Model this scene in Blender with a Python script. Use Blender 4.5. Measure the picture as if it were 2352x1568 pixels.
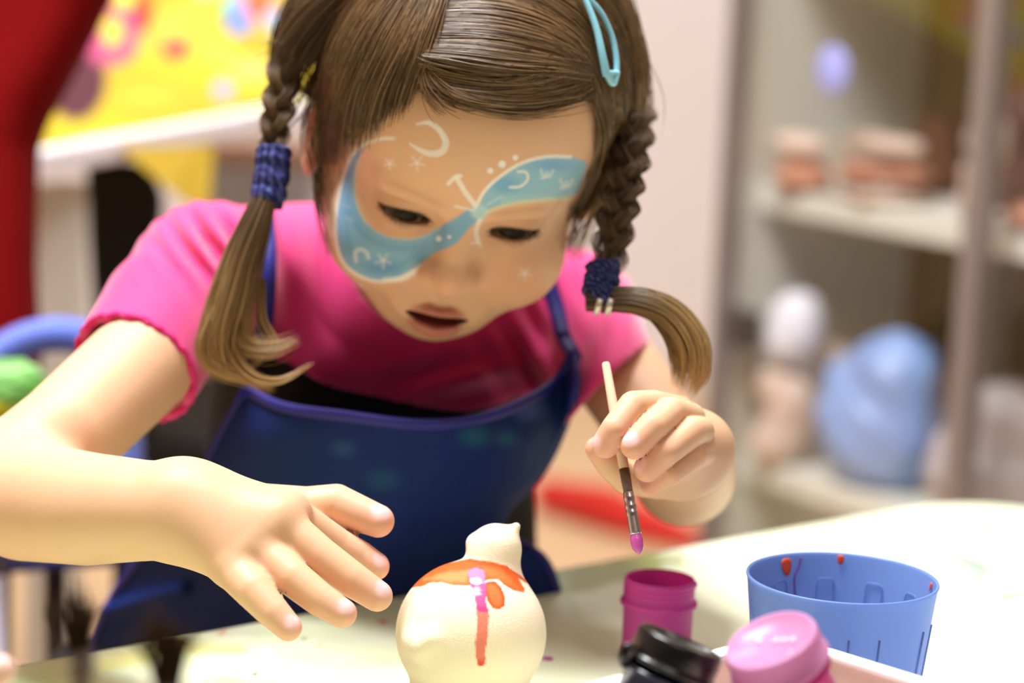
import bpy, bmesh, math, random
import numpy as np
from mathutils import Vector, Matrix
from mathutils.bvhtree import BVHTree

for _o in list(bpy.data.objects):
    bpy.data.objects.remove(_o, do_unlink=True)
SC = bpy.context.scene
COL = SC.collection
RNG = np.random.default_rng(7)

# ------------------------------------------------------------------ camera
IMW, IMH = 2352.0, 1568.0
LENS = 85.0
FPX = LENS / 36.0 * IMW
CAM_Z = 0.926
PITCH = math.radians(10.0)
ROLL = math.radians(2.6)
CAM = np.array([0.0, 0.0, CAM_Z])
FWD = np.array([0.0, math.cos(PITCH), -math.sin(PITCH)])
_r0 = np.array([1.0, 0.0, 0.0])
_u0 = np.array([0.0, math.sin(PITCH), math.cos(PITCH)])
RIGHT = math.cos(ROLL) * _r0 + math.sin(ROLL) * _u0
UP = -math.sin(ROLL) * _r0 + math.cos(ROLL) * _u0
cam_data = bpy.data.cameras.new('camera')
cam = bpy.data.objects.new('camera', cam_data)
COL.objects.link(cam)
SC.camera = cam
cam_data.sensor_width = 36.0
cam_data.sensor_fit = 'HORIZONTAL'
cam_data.lens = LENS
cam_data.clip_start = 0.02
cam_data.clip_end = 60.0
cam.matrix_world = Matrix(((RIGHT[0], UP[0], -FWD[0], CAM[0]),
                           (RIGHT[1], UP[1], -FWD[1], CAM[1]),
                           (RIGHT[2], UP[2], -FWD[2], CAM[2]),
                           (0, 0, 0, 1)))
cam_data.dof.use_dof = True
cam_data.dof.focus_distance = 1.09
cam_data.dof.aperture_fstop = 4.0

# ------------------------------------------------------------------ light
SC.view_settings.view_transform = 'Standard'
SC.view_settings.look = 'None'
SC.view_settings.exposure = -0.42
SC.view_settings.gamma = 1.0
SC.view_settings.use_curve_mapping = False
world = bpy.data.worlds.new('room_light')
SC.world = world
world.use_nodes = True
_bg = world.node_tree.nodes['Background']
_bg.inputs[0].default_value = (1.0, 0.965, 0.90, 1)
_bg.inputs[1].default_value = 0.06


def area_light(name, loc, target, sx, sy, power, color):
    d = bpy.data.lights.new(name, 'AREA')
    d.shape = 'RECTANGLE'
    d.size, d.size_y = sx, sy
    d.energy = power
    d.color = color
    o = bpy.data.objects.new(name, d)
    COL.objects.link(o)
    o.location = loc
    o.rotation_euler = (Vector(target) - Vector(loc)).to_track_quat('-Z', 'Y').to_euler()
    return o


area_light('ceiling_light_key', (-0.50, 1.30, 2.66), (-0.50, 1.30, 0), 1.2, 0.6, 140, (0.98, 0.98, 1.0))
area_light('ceiling_light_front', (0.5, -0.3, 2.66), (0.5, -0.3, 0), 1.2, 0.6, 4, (1.0, 0.96, 0.88))
area_light('ceiling_light_rear', (0.3, 3.3, 2.66), (0.3, 3.3, 0), 1.2, 0.6, 36, (0.98, 0.98, 1.0))

# ------------------------------------------------------------------ helpers


def P(px, py, d):
    """world point seen at pixel (px,py) of the 2352x1568 frame, d metres along the view axis"""
    return CAM + d * (FWD + (px - IMW / 2) / FPX * RIGHT + (IMH / 2 - py) / FPX * UP)


def to_px(W):
    q = np.asarray(W, float) - CAM
    d = q @ FWD
    return np.stack([IMW / 2 + (q @ RIGHT) / d * FPX, IMH / 2 - (q @ UP) / d * FPX, d], -1)


def on_z(px, py, z):
    r = FWD + (px - IMW / 2) / FPX * RIGHT + (IMH / 2 - py) / FPX * UP
    return CAM + r * ((z - CAM[2]) / r[2])


def ray_dir(px, py):
    r = FWD + (px - IMW / 2) / FPX * RIGHT + (IMH / 2 - py) / FPX * UP
    return r / np.linalg.norm(r)


def s2l(c):
    c = np.asarray(c, float) / 255.0
    return np.where(c <= 0.04045, c / 12.92, ((c + 0.055) / 1.055) ** 2.4)


def rgba(c):
    v = s2l(c)
    return (float(v[0]), float(v[1]), float(v[2]), 1.0)


MATS = {}


def mat(name, col=(200, 200, 200), rough=0.5, metal=0.0, spec=0.5, sss=0.0, sss_scale=0.01, trans=0.0,
        attr=None, bump=0.0, bump_scale=200.0, noise=0.0, noise_scale=20.0, coat=0.0, emit=None, alpha=1.0, ior=1.45, sheen=0.0):
    if name in MATS:
        return MATS[name]
    m = bpy.data.materials.new(name)
    m.use_nodes = True
    nt = m.node_tree
    b = nt.nodes['Principled BSDF']
    b.inputs['Base Color'].default_value = rgba(col)
    b.inputs['Roughness'].default_value = rough
    b.inputs['Metallic'].default_value = metal
    b.inputs['Specular IOR Level'].default_value = spec
    b.inputs['IOR'].default_value = ior
    if sss:
        b.inputs['Subsurface Weight'].default_value = sss
        b.inputs['Subsurface Radius'].default_value = (1.0, 0.42, 0.22)
        b.inputs['Subsurface Scale'].default_value = sss_scale
    if trans:
        b.inputs['Transmission Weight'].default_value = trans
    if coat:
        b.inputs['Coat Weight'].default_value = coat
    if sheen:
        b.inputs['Sheen Weight'].default_value = sheen
        b.inputs['Sheen Roughness'].default_value = 0.5
    if alpha < 1:
        b.inputs['Alpha'].default_value = alpha
    if emit:
        b.inputs['Emission Color'].default_value = rgba(emit[0])
        b.inputs['Emission Strength'].default_value = emit[1]
    src = None
    if attr:
        a = nt.nodes.new('ShaderNodeAttribute')
        a.attribute_name = attr
        src = a.outputs['Color']
    if noise:
        tc = nt.nodes.new('ShaderNodeTexCoord')
        n = nt.nodes.new('ShaderNodeTexNoise')
        n.inputs['Scale'].default_value = noise_scale
        n.inputs['Detail'].default_value = 4
        nt.links.new(tc.outputs['Object'], n.inputs['Vector'])
        hsv = nt.nodes.new('ShaderNodeHueSaturation')
        mr = nt.nodes.new('ShaderNodeMapRange')
        mr.inputs[1].default_value = 0.25
        mr.inputs[2].default_value = 0.75
        mr.inputs[3].default_value = 1 - noise
        mr.inputs[4].default_value = 1 + noise
        nt.links.new(n.outputs[0], mr.inputs[0])
        nt.links.new(mr.outputs[0], hsv.inputs['Value'])
        if src is not None:
            nt.links.new(src, hsv.inputs['Color'])
        else:
            hsv.inputs['Color'].default_value = rgba(col)
        src = hsv.outputs[0]
    if src is not None:
        nt.links.new(src, b.inputs['Base Color'])
    if bump:
        tc = nt.nodes.new('ShaderNodeTexCoord')
        n = nt.nodes.new('ShaderNodeTexNoise')
        n.inputs['Scale'].default_value = bump_scale
        n.inputs['Detail'].default_value = 3
        nt.links.new(tc.outputs['Object'], n.inputs['Vector'])
        bp = nt.nodes.new('ShaderNodeBump')
        bp.inputs['Strength'].default_value = bump
        bp.inputs['Distance'].default_value = 0.002
        nt.links.new(n.outputs[0], bp.inputs['Height'])
        nt.links.new(bp.outputs[0], b.inputs['Normal'])
    MATS[name] = m
    return m


def plastic(name, col, rough=0.3, through=0.5):
    """frosted plastic: part of the light passes through the wall"""
    m = mat(name, col, rough)
    nt = m.node_tree
    b = nt.nodes['Principled BSDF']
    t = nt.nodes.new('ShaderNodeBsdfTranslucent')
    t.inputs[0].default_value = rgba(col)
    mx = nt.nodes.new('ShaderNodeMixShader')
    mx.inputs[0].default_value = through
    nt.links.new(b.outputs[0], mx.inputs[1])
    nt.links.new(t.outputs[0], mx.inputs[2])
    nt.links.new(mx.outputs[0], nt.nodes['Material Output'].inputs[0])
    return m


def make_obj(name, verts, faces, material, parent=None, colors=None, smooth=True):
    me = bpy.data.meshes.new(name)
    V = np.asarray(verts, np.float32)
    if isinstance(faces, np.ndarray) and faces.ndim == 2:
        n, k = faces.shape
        me.vertices.add(len(V))
        me.vertices.foreach_set('co', V.ravel())
        me.loops.add(n * k)
        me.loops.foreach_set('vertex_index', faces.astype(np.int32).ravel())
        me.polygons.add(n)
        me.polygons.foreach_set('loop_start', np.arange(0, n * k, k, dtype=np.int32))
        me.update(calc_edges=True)
    else:
        me.from_pydata([tuple(map(float, v)) for v in V], [], [tuple(int(i) for i in f) for f in faces])
        me.update()
    me.polygons.foreach_set('use_smooth', [bool(smooth)] * len(me.polygons))
    if colors is not None:
        set_colors(me, colors)
    if material is not None:
        me.materials.append(material)
    o = bpy.data.objects.new(name, me)
    COL.objects.link(o)
    if parent is not None:
        o.parent = parent
    return o


def set_colors(me, colors):
    c = np.ones((len(me.vertices), 4), np.float32)
    c[:, :3] = colors
    a = me.color_attributes.get('Col') or me.color_attributes.new('Col', 'FLOAT_COLOR', 'POINT')
    a.data.foreach_set('color', c.ravel())


def tag(o, label=None, cat=None, group=None, kind=None):
    if label:
        o['label'] = label
    if cat:
        o['category'] = cat
    if group:
        o['group'] = group
    if kind:
        o['kind'] = kind
    return o


def empty(name, loc=(0, 0, 0), label=None, cat=None, group=None):
    o = bpy.data.objects.new(name, None)
    o.empty_display_size = 0.02
    COL.objects.link(o)
    o.location = tuple(map(float, loc))
    return tag(o, label, cat, group)


def child_local(o, parent):
    """parent a world-space mesh to an Empty that sits away from the origin"""
    o.parent = parent
    o.matrix_parent_inverse = Matrix.Translation(-Vector(parent.location))
    return o


def bevel(o, w, seg=2):
    m = o.modifiers.new('bevel', 'BEVEL')
    m.width = w
    m.segments = seg
    m.limit_method = 'ANGLE'
    m.angle_limit = math.radians(40)
    return o


def box_data(size, loc=(0, 0, 0), M=None):
    sx, sy, sz = [s / 2 for s in size]
    v = np.array([[x, y, z] for z in (-sz, sz) for y in (-sy, sy) for x in (-sx, sx)], float) + np.array(loc, float)
    if M is not None:
        v = v @ np.asarray(M)[:3, :3].T + np.asarray(M)[:3, 3]
    f = [(0, 2, 3, 1), (4, 5, 7, 6), (0, 1, 5, 4), (2, 6, 7, 3), (0, 4, 6, 2), (1, 3, 7, 5)]
    return v, f


def box(name, size, loc, material, parent=None, M=None, bev=0.0):
    v, f = box_data(size, loc, M)
    o = make_obj(name, v, f, material, parent, smooth=False)
    if bev:
        bevel(o, bev)
    return o


def lathe_data(profile, seg=48, cap_start=False, cap_end=False):
    pr = np.asarray(profile, float)
    n = len(pr)
    a = np.linspace(0, 2 * math.pi, seg, endpoint=False)
    v = np.zeros((n, seg, 3))
    v[:, :, 0] = pr[:, 0:1] * np.cos(a)
    v[:, :, 1] = pr[:, 0:1] * np.sin(a)
    v[:, :, 2] = pr[:, 1:2]
    v = v.reshape(-1, 3)
    f = []
    for i in range(n - 1):
        for j in range(seg):
            k = (j + 1) % seg
            f.append((i * seg + j, i * seg + k, (i + 1) * seg + k, (i + 1) * seg + j))
    if cap_start:
        f.append(tuple(range(seg - 1, -1, -1)))
    if cap_end:
        f.append(tuple((n - 1) * seg + j for j in range(seg)))
    return v, f


def lathe(name, profile, material, parent=None, M=None, seg=48, cap_start=False, cap_end=False):
    v, f = lathe_data(profile, seg, cap_start, cap_end)
    if M is not None:
        v = v @ np.asarray(M)[:3, :3].T + np.asarray(M)[:3, 3]
    return make_obj(name, v, f, material, parent)


def catmull(pts, n):
    p = np.asarray(pts, float)
    m = len(p)
    if m == 2:
        t = np.linspace(0, 1, n)[:, None]
        return p[0] * (1 - t) + p[1] * t
    q = np.vstack([2 * p[0] - p[1], p, 2 * p[-1] - p[-2]])
    t = np.linspace(0, m - 1, n)
    i = np.clip(t.astype(int), 0, m - 2)
    u = (t - i)[:, None]
    a, b, c, d = q[i], q[i + 1], q[i + 2], q[i + 3]
    return 0.5 * (2 * b + (c - a) * u + (2 * a - 5 * b + 4 * c - d) * u * u + (3 * b - a - 3 * c + d) * u ** 3)


def tube_data(path, radius, seg=12, closed=False):
    p = np.asarray(path, float)
    n = len(p)
    r = np.broadcast_to(np.asarray(radius, float), (n,))
    t = np.gradient(p, axis=0)
    if closed:
        t = np.roll(p, -1, 0) - np.roll(p, 1, 0)
    t /= np.linalg.norm(t, axis=1, keepdims=True) + 1e-12
    ref = np.array([0, 0, 1.0]) if abs(t[0] @ np.array([0, 0, 1.0])) < 0.9 else np.array([1.0, 0, 0])
    N = np.zeros_like(p)
    v = np.cross(t[0], ref)
    for i in range(n):
        v = v - (v @ t[i]) * t[i]
        v /= np.linalg.norm(v) + 1e-12
        N[i] = v
    B = np.cross(t, N)
    a = np.linspace(0, 2 * math.pi, seg, endpoint=False)
    V = (p[:, None] + r[:, None, None] * (np.cos(a)[None, :, None] * N[:, None] + np.sin(a)[None, :, None] * B[:, None])).reshape(-1, 3)
    f = []
    m = n if closed else n - 1
    for i in range(m):
        i2 = (i + 1) % n
        for j in range(seg):
            k = (j + 1) % seg
            f.append((i * seg + j, i * seg + k, i2 * seg + k, i2 * seg + j))
    if not closed:
        f.append(tuple(range(seg - 1, -1, -1)))
        f.append(tuple((n - 1) * seg + j for j in range(seg)))
    return V, f


def tube(name, path, radius, material, parent=None, seg=12, closed=False):
    v, f = tube_data(path, radius, seg, closed)
    return make_obj(name, v, f, material, parent)


def join_data(parts):
    V, F, off = [], [], 0
    for v, f in parts:
        V.append(np.asarray(v))
        F += [tuple(i + off for i in q) for q in f]
        off += len(v)
    return np.vstack(V), F


def axis_matrix(origin, zdir, xhint=(1, 0, 0)):
    z = np.asarray(zdir, float)
    z = z / np.linalg.norm(z)
    x = np.asarray(xhint, float)
    x = x - (x @ z) * z
    x /= np.linalg.norm(x)
    y = np.cross(z, x)
    M = np.eye(4)
    M[:3, 0], M[:3, 1], M[:3, 2], M[:3, 3] = x, y, z, np.asarray(origin, float)
    return M


# ---- implicit modelling: signed distance fields turned into one continuous mesh


def smin(a, b, k):
    h = np.clip(0.5 + 0.5 * (b - a) / k, 0, 1)
    return b + (a - b) * h - k * h * (1 - h)


def smax(a, b, k):
    return -smin(-a, -b, k)


def sph(p, c, r):
    return np.linalg.norm(p - np.asarray(c, float), axis=1) - r


def ell(p, c, r):
    q = p - np.asarray(c, float)
    r = np.asarray(r, float)
    k0 = np.linalg.norm(q / r, axis=1)
    k1 = np.linalg.norm(q / (r * r), axis=1) + 1e-9
    return k0 * (k0 - 1) / k1


def cone(p, a, b, r1, r2):
    a = np.asarray(a, float)
    ba = np.asarray(b, float) - a
    pa = p - a
    t = np.clip((pa @ ba) / (ba @ ba), 0, 1)
    return np.linalg.norm(pa - t[:, None] * ba, axis=1) - (r1 + (r2 - r1) * t)


def chain(p, pts, rad):
    d = None
    for i in range(len(pts) - 1):
        e = cone(p, pts[i], pts[i + 1], rad[i], rad[i + 1])
        d = e if d is None else np.minimum(d, e)
    return d


class Field:
    """smooth union of blobs, each evaluated only near its own bounds"""

    def __init__(self):
        self.items = []

    def add(self, fn, c, R, k=0.01, op='add'):
        self.items.append((fn, np.asarray(c, float), R, k, op))

    def add_chain(self, pts, rad, k=0.01):
        pts = [np.asarray(q, float) for q in pts]
        A = np.array(pts)
        c = (A.min(0) + A.max(0)) / 2
        R = np.linalg.norm(A - c, axis=1).max() + max(rad)
        self.add(lambda p, pts=pts, rad=rad: chain(p, pts, rad), c, R, k)

    def __call__(self, p):
        d = np.full(len(p), 0.08)
        for fn, c, R, k, op in self.items:
            m = np.linalg.norm(p - c, axis=1) < R + 0.035 + k
            if not m.any():
                continue
            e = fn(p[m])
            d[m] = smin(d[m], e, k) if op == 'add' else smax(d[m], -e, k)
        return d


def mesh_field(fn, lo, hi, h, coarse=4):
    lo = np.asarray(lo, float)
    hi = np.asarray(hi, float)
    nc = np.ceil((hi - lo) / (h * coarse)).astype(int)
    n = nc * coarse + 1
    H = h * coarse
    g = np.stack(np.meshgrid(*[np.arange(k) for k in nc], indexing='ij'), -1).reshape(-1, 3)
    cd = fn(lo + (g + 0.5) * H)
    near = np.abs(cd) < H * 1.5
    D = np.full(n, 1.0, np.float32)
    sgn = np.where(cd < 0, -1.0, 1.0).reshape(nc).astype(np.float32)
    D[:-1, :-1, :-1] = np.repeat(np.repeat(np.repeat(sgn, coarse, 0), coarse, 1), coarse, 2)
    mark = np.zeros(n, bool)
    gn = g[near]
    sub = np.stack(np.meshgrid(*[np.arange(coarse + 1)] * 3, indexing='ij'), -1).reshape(-1, 3)
    for s in sub:
        q = gn * coarse + s
        mark[q[:, 0], q[:, 1], q[:, 2]] = True
    idx = np.argwhere(mark)
    vals = np.empty(len(idx), np.float32)
    for a in range(0, len(idx), 400000):
        vals[a:a + 400000] = fn(lo + idx[a:a + 400000] * h)
    D[mark] = vals
    ins = D < 0
    s = np.zeros(n - 1, np.uint8)
    for dx in (0, 1):
        for dy in (0, 1):
            for dz in (0, 1):
                s += ins[dx:n[0] - 1 + dx, dy:n[1] - 1 + dy, dz:n[2] - 1 + dz]
    act = (s > 0) & (s < 8)
    cells = np.argwhere(act)
    vid = np.full(n - 1, -1, np.int32)
    vid[act] = np.arange(len(cells))
    corners = np.array([[x, y, z] for x in (0, 1) for y in (0, 1) for z in (0, 1)])
    cv = np.stack([D[cells[:, 0] + c[0], cells[:, 1] + c[1], cells[:, 2] + c[2]] for c in corners], 1)
    acc = np.zeros((len(cells), 3))
    cnt = np.zeros(len(cells))
    for a in range(8):
        for b in range(a + 1, 8):
            if np.abs(corners[a] - corners[b]).sum() != 1:
                continue
            m = (cv[:, a] < 0) != (cv[:, b] < 0)
            t = np.where(m, cv[:, a] / (cv[:, a] - cv[:, b] + 1e-20), 0)
            acc += np.where(m[:, None], corners[a] + t[:, None] * (corners[b] - corners[a]), 0)
            cnt += m
    V = lo + (cells + acc / cnt[:, None]) * h
    F = []
    for ax in range(3):
        b1, b2 = (ax + 1) % 3, (ax + 2) % 3
        sl0 = [slice(None)] * 3
        sl1 = [slice(None)] * 3
        sl0[ax] = slice(0, -1)
        sl1[ax] = slice(1, None)
        A, B = ins[tuple(sl0)], ins[tuple(sl1)]
        e = np.argwhere(A != B)
        ok = (e[:, b1] > 0) & (e[:, b2] > 0) & (e[:, b1] < n[b1] - 1) & (e[:, b2] < n[b2] - 1)
        e = e[ok]
        flip = A[e[:, 0], e[:, 1], e[:, 2]]
        q = []
        for o1, o2 in ((-1, -1), (0, -1), (0, 0), (-1, 0)):
            c = e.copy()
            c[:, b1] += o1
            c[:, b2] += o2
            q.append(vid[c[:, 0], c[:, 1], c[:, 2]])
        q = np.stack(q, 1)
        q[~flip] = q[~flip][:, ::-1]
        F.append(q)
    F = np.vstack(F)
    F = F[(F >= 0).all(1)]
    return V, F


def project(fn, V, it=2, eps=3e-4):
    V = V.copy()
    for _ in range(it):
        d = fn(V)
        G = np.empty_like(V)
        for a in range(3):
            e = np.zeros(3)
            e[a] = eps
            G[:, a] = (fn(V + e) - fn(V - e)) / (2 * eps)
        g2 = (G * G).sum(1) + 1e-6
        step = (d / g2)[:, None] * G
        L = np.linalg.norm(step, axis=1, keepdims=True)
        V -= step * np.minimum(1, 0.0015 / (L + 1e-12))
    return V


def refine(V, F, face_mask):
    """split the chosen quads into four (neighbours keep watertight n-gons)"""
    bm = bmesh.new()
    vs = [bm.verts.new(v) for v in V]
    fs = []
    for q in F:
        try:
            fs.append(bm.faces.new([vs[i] for i in q]))
        except ValueError:
            fs.append(None)
    ed = set()
    for f, m in zip(fs, face_mask):
        if m and f is not None:
            ed.update(f.edges)
    bmesh.ops.subdivide_edges(bm, edges=list(ed), cuts=1, use_grid_fill=True)
    bm.verts.index_update()
    V2 = np.array([v.co[:] for v in bm.verts])
    F2 = [tuple(v.index for v in f.verts) for f in bm.faces]
    bm.free()
    return V2, F2


def vnoise(p, f, seed=0):
    r = np.random.default_rng(seed)
    o = np.zeros(len(p))
    for i in range(6):
        k = r.normal(size=p.shape[1]) * f * (0.6 + 0.35 * i)
        o += np.sin(p @ k + r.uniform(0, 6.28)) / (1 + 0.5 * i)
    return o / 2.5


def seg_dist(q, pts):
    """distance of 2-d points to a polyline, plus the running parameter"""
    q = np.asarray(q, float)
    best = np.full(len(q), 1e9)
    par = np.zeros(len(q))
    pts = np.asarray(pts, float)
    for i in range(len(pts) - 1):
        a, b = pts[i], pts[i + 1]
        ba = b - a
        t = np.clip(((q - a) @ ba) / (ba @ ba + 1e-12), 0, 1)
        d = np.linalg.norm(q - a - t[:, None] * ba, axis=1)
        m = d < best
        best[m] = d[m]
        par[m] = (i + t[m]) / (len(pts) - 1)
    return best, par


def poly_sd(q, poly):
    """signed distance to a closed polygon, negative inside"""
    poly = np.asarray(poly, float)
    d, _ = seg_dist(q, np.vstack([poly, poly[:1]]))
    ins = np.zeros(len(q), bool)
    n = len(poly)
    x, y = q[:, 0], q[:, 1]
    for i in range(n):
        x1, y1 = poly[i]
        x2, y2 = poly[(i + 1) % n]
        c = (y1 > y) != (y2 > y)
        ins ^= c & (x < (x2 - x1) * (y - y1) / (y2 - y1 + 1e-12) + x1)
    return np.where(ins, -d, d)


def cover(sd, soft):
    return np.clip(0.5 - sd / (2 * soft), 0, 1)


def paint(C, m, col, strength=1.0):
    m = np.clip(m * strength, 0, 1)[:, None]
    C[:] = C * (1 - m) + s2l(col)[None] * m

# ================================================================== the room
TABLE_Z = 0.56
m_wall = mat('painted_wall', (236, 230, 232), 0.9, noise=0.02, noise_scale=3)
m_wall_side = mat('ochre_wall', (176, 150, 118), 0.9, noise=0.02, noise_scale=3)
m_floor = mat('tan_linoleum', (216, 182, 140), 0.6, noise=0.05, noise_scale=5)
m_ceil = mat('white_ceiling', (240, 238, 232), 0.9, noise=0.01, noise_scale=3)


def plane_slab(name, size, loc, m):
    return tag(box(name, size, loc, m), kind='structure')


plane_slab('floor', (6.0, 7.4, 0.1), (0, 1.0, -0.05), m_floor)
plane_slab('wall_back', (6.2, 0.1, 2.75), (0, 4.75, 1.375), m_wall)
plane_slab('wall_left', (0.1, 7.4, 2.75), (-3.05, 1.0, 1.375), m_wall_side)
plane_slab('wall_right', (0.1, 7.4, 2.75), (3.05, 1.0, 1.375), m_wall_side)
plane_slab('ceiling', (6.2, 7.4, 0.1), (0, 1.0, 2.80), m_ceil)
plane_slab('baseboard_back', (6.0, 0.02, 0.08), (0, 4.69, 0.04), mat('baseboard_white', (225, 215, 205), 0.6))

m_lampframe = mat('lamp_frame', (235, 235, 235), 0.5)
m_diffuser = mat('lamp_diffuser', (255, 255, 255), 0.5, emit=((255, 250, 244), 4.0))
for nm, x, y, w in (('above the girl', -0.50, 1.30, 'girl'), ('above the near end of the table', 0.5, -0.3, 'table'), ('nearest the back wall', 0.3, 3.3, 'wall')):
    L = empty('ceiling_lamp', (x, y, 2.72), 'white rectangular ceiling light panel ' + nm, 'ceiling lamp', 'ceiling light panels')
    for s in (-1, 1):
        box('frame', (1.24, 0.02, 0.06), (0, s * 0.31, 0), m_lampframe, L)
        box('frame', (0.02, 0.60, 0.06), (s * 0.61, 0, 0), m_lampframe, L)
    box('diffuser', (1.2, 0.6, 0.01), (0, 0, -0.01), m_diffuser, L)

# ------------------------------------------------------------------ the table
eL = on_z(60, 1524, TABLE_Z)
eR = on_z(2000, 1180, TABLE_Z)
e1 = (eL - eR)
e1[2] = 0
e1 /= np.linalg.norm(e1)                         # along the far edge, towards the left
e2 = np.array([-e1[1], e1[0], 0.0])
if e2[1] > 0:
    e2 = -e2                                     # towards the near right
# the corner: slide along the edge until the rounded corner fits
K = eR - e1 * 0.115
TL, TW, CR = 1.05, 0.72, 0.075
nx, ny = 300, 206
gu, gv = np.meshgrid(np.linspace(0, 1, nx) ** 1.0 * TL, np.linspace(0, 1, ny) * TW, indexing='ij')
u, v = gu.ravel().copy(), gv.ravel().copy()
for cu, cv_ in ((CR, CR), (TL - CR, CR), (CR, TW - CR), (TL - CR, TW - CR)):
    su, sv = (-1 if cu < TL / 2 else 1), (-1 if cv_ < TW / 2 else 1)
    m = ((u - cu) * su > 0) & ((v - cv_) * sv > 0)
    a, b = u[m] - cu, v[m] - cv_
    rr = np.hypot(a, b)
    k = np.maximum(np.abs(a), np.abs(b)) / np.maximum(rr, 1e-9)
    u[m], v[m] = cu + a * k, cv_ + b * k
TV = K[None] + u[:, None] * e1 + v[:, None] * e2
TV[:, 2] = TABLE_Z
idx = np.arange(nx * ny).reshape(nx, ny)
TF = np.stack([idx[:-1, :-1], idx[1:, :-1], idx[1:, 1:], idx[:-1, 1:]], -1).reshape(-1, 4)
nz = np.cross(TV[TF[0, 1]] - TV[TF[0, 0]], TV[TF[0, 2]] - TV[TF[0, 0]])[2]
if nz < 0:
    TF = TF[:, ::-1]
ring = np.concatenate([idx[:, 0], idx[-1, 1:], idx[::-1, -1][1:], idx[0, ::-1][1:-1]])
prof = [(0.0, 0.0), (0.0015, -0.002), (0.002, -0.005), (0.002, -0.018), (0.0, -0.021)]
cen = TV.mean(0)
allV, allF = [TV], [TF]
prev = ring
off = len(TV)
nrm = TV[ring] - cen
nrm /= np.linalg.norm(nrm, axis=1, keepdims=True)
for o_, z_ in prof[1:]:
    q = TV[ring] + nrm * o_
    q[:, 2] = TABLE_Z + z_
    allV.append(q)
    cur = np.arange(off, off + len(ring))
    a, b = prev, np.roll(prev, -1)
    c, d = np.roll(cur, -1), cur
    f = np.stack([a, b, c, d], -1)
    allF.append(f if nz < 0 else f)
    prev = cur
    off += len(ring)
V = np.vstack(allV)
F = np.vstack(allF)
pxs = to_px(V)
C = np.tile(s2l((228, 234, 208)), (len(V), 1))
q2 = V[:, :2]
n1, n2, n3 = vnoise(q2, 14, 1), vnoise(q2, 26, 2), vnoise(q2, 60, 3)
sw = vnoise(q2 + 0.03 * np.stack([n1, n2], -1), 20, 5)
left = np.clip((1500 - pxs[:, 0]) / 700, 0.12, 1)
paint(C, np.clip(sw * 1.3 + 0.1 + 0.25 * n3, 0, 1) * left, (208, 222, 150), 0.9)
paint(C, np.clip(n1 * 1.2 - 0.1 + 0.3 * n3, 0, 1) * left, (182, 212, 166), 0.85)
paint(C, np.clip(-sw * 1.2 - 0.35, 0, 1) * left, (212, 202, 112), 0.8)
def smear(poly, w, col, s):
    d, _ = seg_dist(pxs[:, :2], poly)
    paint(C, cover(d + 9 * n3 + 8 * n2 - w, 9), col, s)
smear([(1300, 1345), (1400, 1318), (1500, 1300)], 24, (150, 160, 72), 0.8)
smear([(1420, 1292), (1560, 1288)], 16, (160, 168, 80), 0.6)
smear([(640, 1500), (780, 1535), (900, 1520)], 16, (178, 205, 170), 0.7)
smear([(230, 1530), (420, 1490), (560, 1490)], 22, (206, 200, 110), 0.7)
smear([(500, 1560), (640, 1566)], 10, (200, 190, 110), 0.6)
smear([(1290, 1345), (1330, 1420)], 18, (196, 220, 180), 0.6)
smear([(1330, 1470), (1380, 1500)], 16, (200, 224, 180), 0.5)
smear([(2160, 1262), (2230, 1290), (2268, 1312)], 10, (110, 180, 140), 0.9)
smear([(2270, 1270), (2330, 1310)], 9, (120, 186, 150), 0.7)
smear([(2240, 1212), (2300, 1225), (2352, 1240)], 5, (238, 216, 150), 0.7)
smear([(245, 1545), (300, 1556)], 5, (130, 205, 190), 0.6)
def blob(x, y, r, col, s=1.0, asp=1.9):
    d = np.hypot((pxs[:, 0] - x) / asp, pxs[:, 1] - y)
    paint(C, cover(d - r + 1.5 * n3, 2), col, s)
for x, y, r, col in ((880, 1427, 5, (205, 90, 70)), (510, 1452, 4, (215, 120, 90)), (2247, 1328, 6, (240, 150, 100)), (2312, 1370, 6, (235, 140, 90)),
                     (2335, 1365, 5, (240, 150, 100)), (2272, 1496, 4, (215, 80, 110)), (2292, 1494, 4, (215, 80, 110)), (2150, 1497, 4, (120, 160, 215)),
                     (585, 1547, 3, (90, 90, 60)), (482, 1561, 3, (70, 70, 50)), (700, 1466, 3, (120, 150, 120)), (735, 1480, 3, (200, 180, 110)),
                     (1285, 1352, 5, (190, 190, 110)), (2180, 1520, 5, (215, 205, 225))):
    blob(x, y, r, col)
tbl = empty('craft_table', (cen[0], cen[1], 0), 'cream children\'s craft table with rounded corner and green watercolour smears', 'table')
m_table = mat('table_top', rough=0.45, attr='Col', spec=0.4)
child_local(make_obj('tabletop', V, F, m_table, colors=C), tbl)
ub = [K + e1 * 0.05 + e2 * 0.05, K + e1 * (TL - 0.05) + e2 * 0.05, K + e1 * (TL - 0.05) + e2 * (TW - 0.05), K + e1 * 0.05 + e2 * (TW - 0.05)]
child_local(make_obj('underside', np.array([[q[0], q[1], TABLE_Z - 0.0205] for q in ub]), [(3, 2, 1, 0)], mat('table_underside', (215, 205, 180), 0.6)), tbl)
m_leg = mat('grey_metal', (150, 146, 146), 0.4, metal=0.6)
for fu, fv in ((0.1, 0.1), (TL - 0.1, 0.1), (0.1, TW - 0.1), (TL - 0.1, TW - 0.1)):
    q = K + e1 * fu + e2 * fv
    child_local(tube('leg', [(q[0], q[1], 0.0), (q[0], q[1], TABLE_Z - 0.021)], 0.016, m_leg), tbl)
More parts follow.
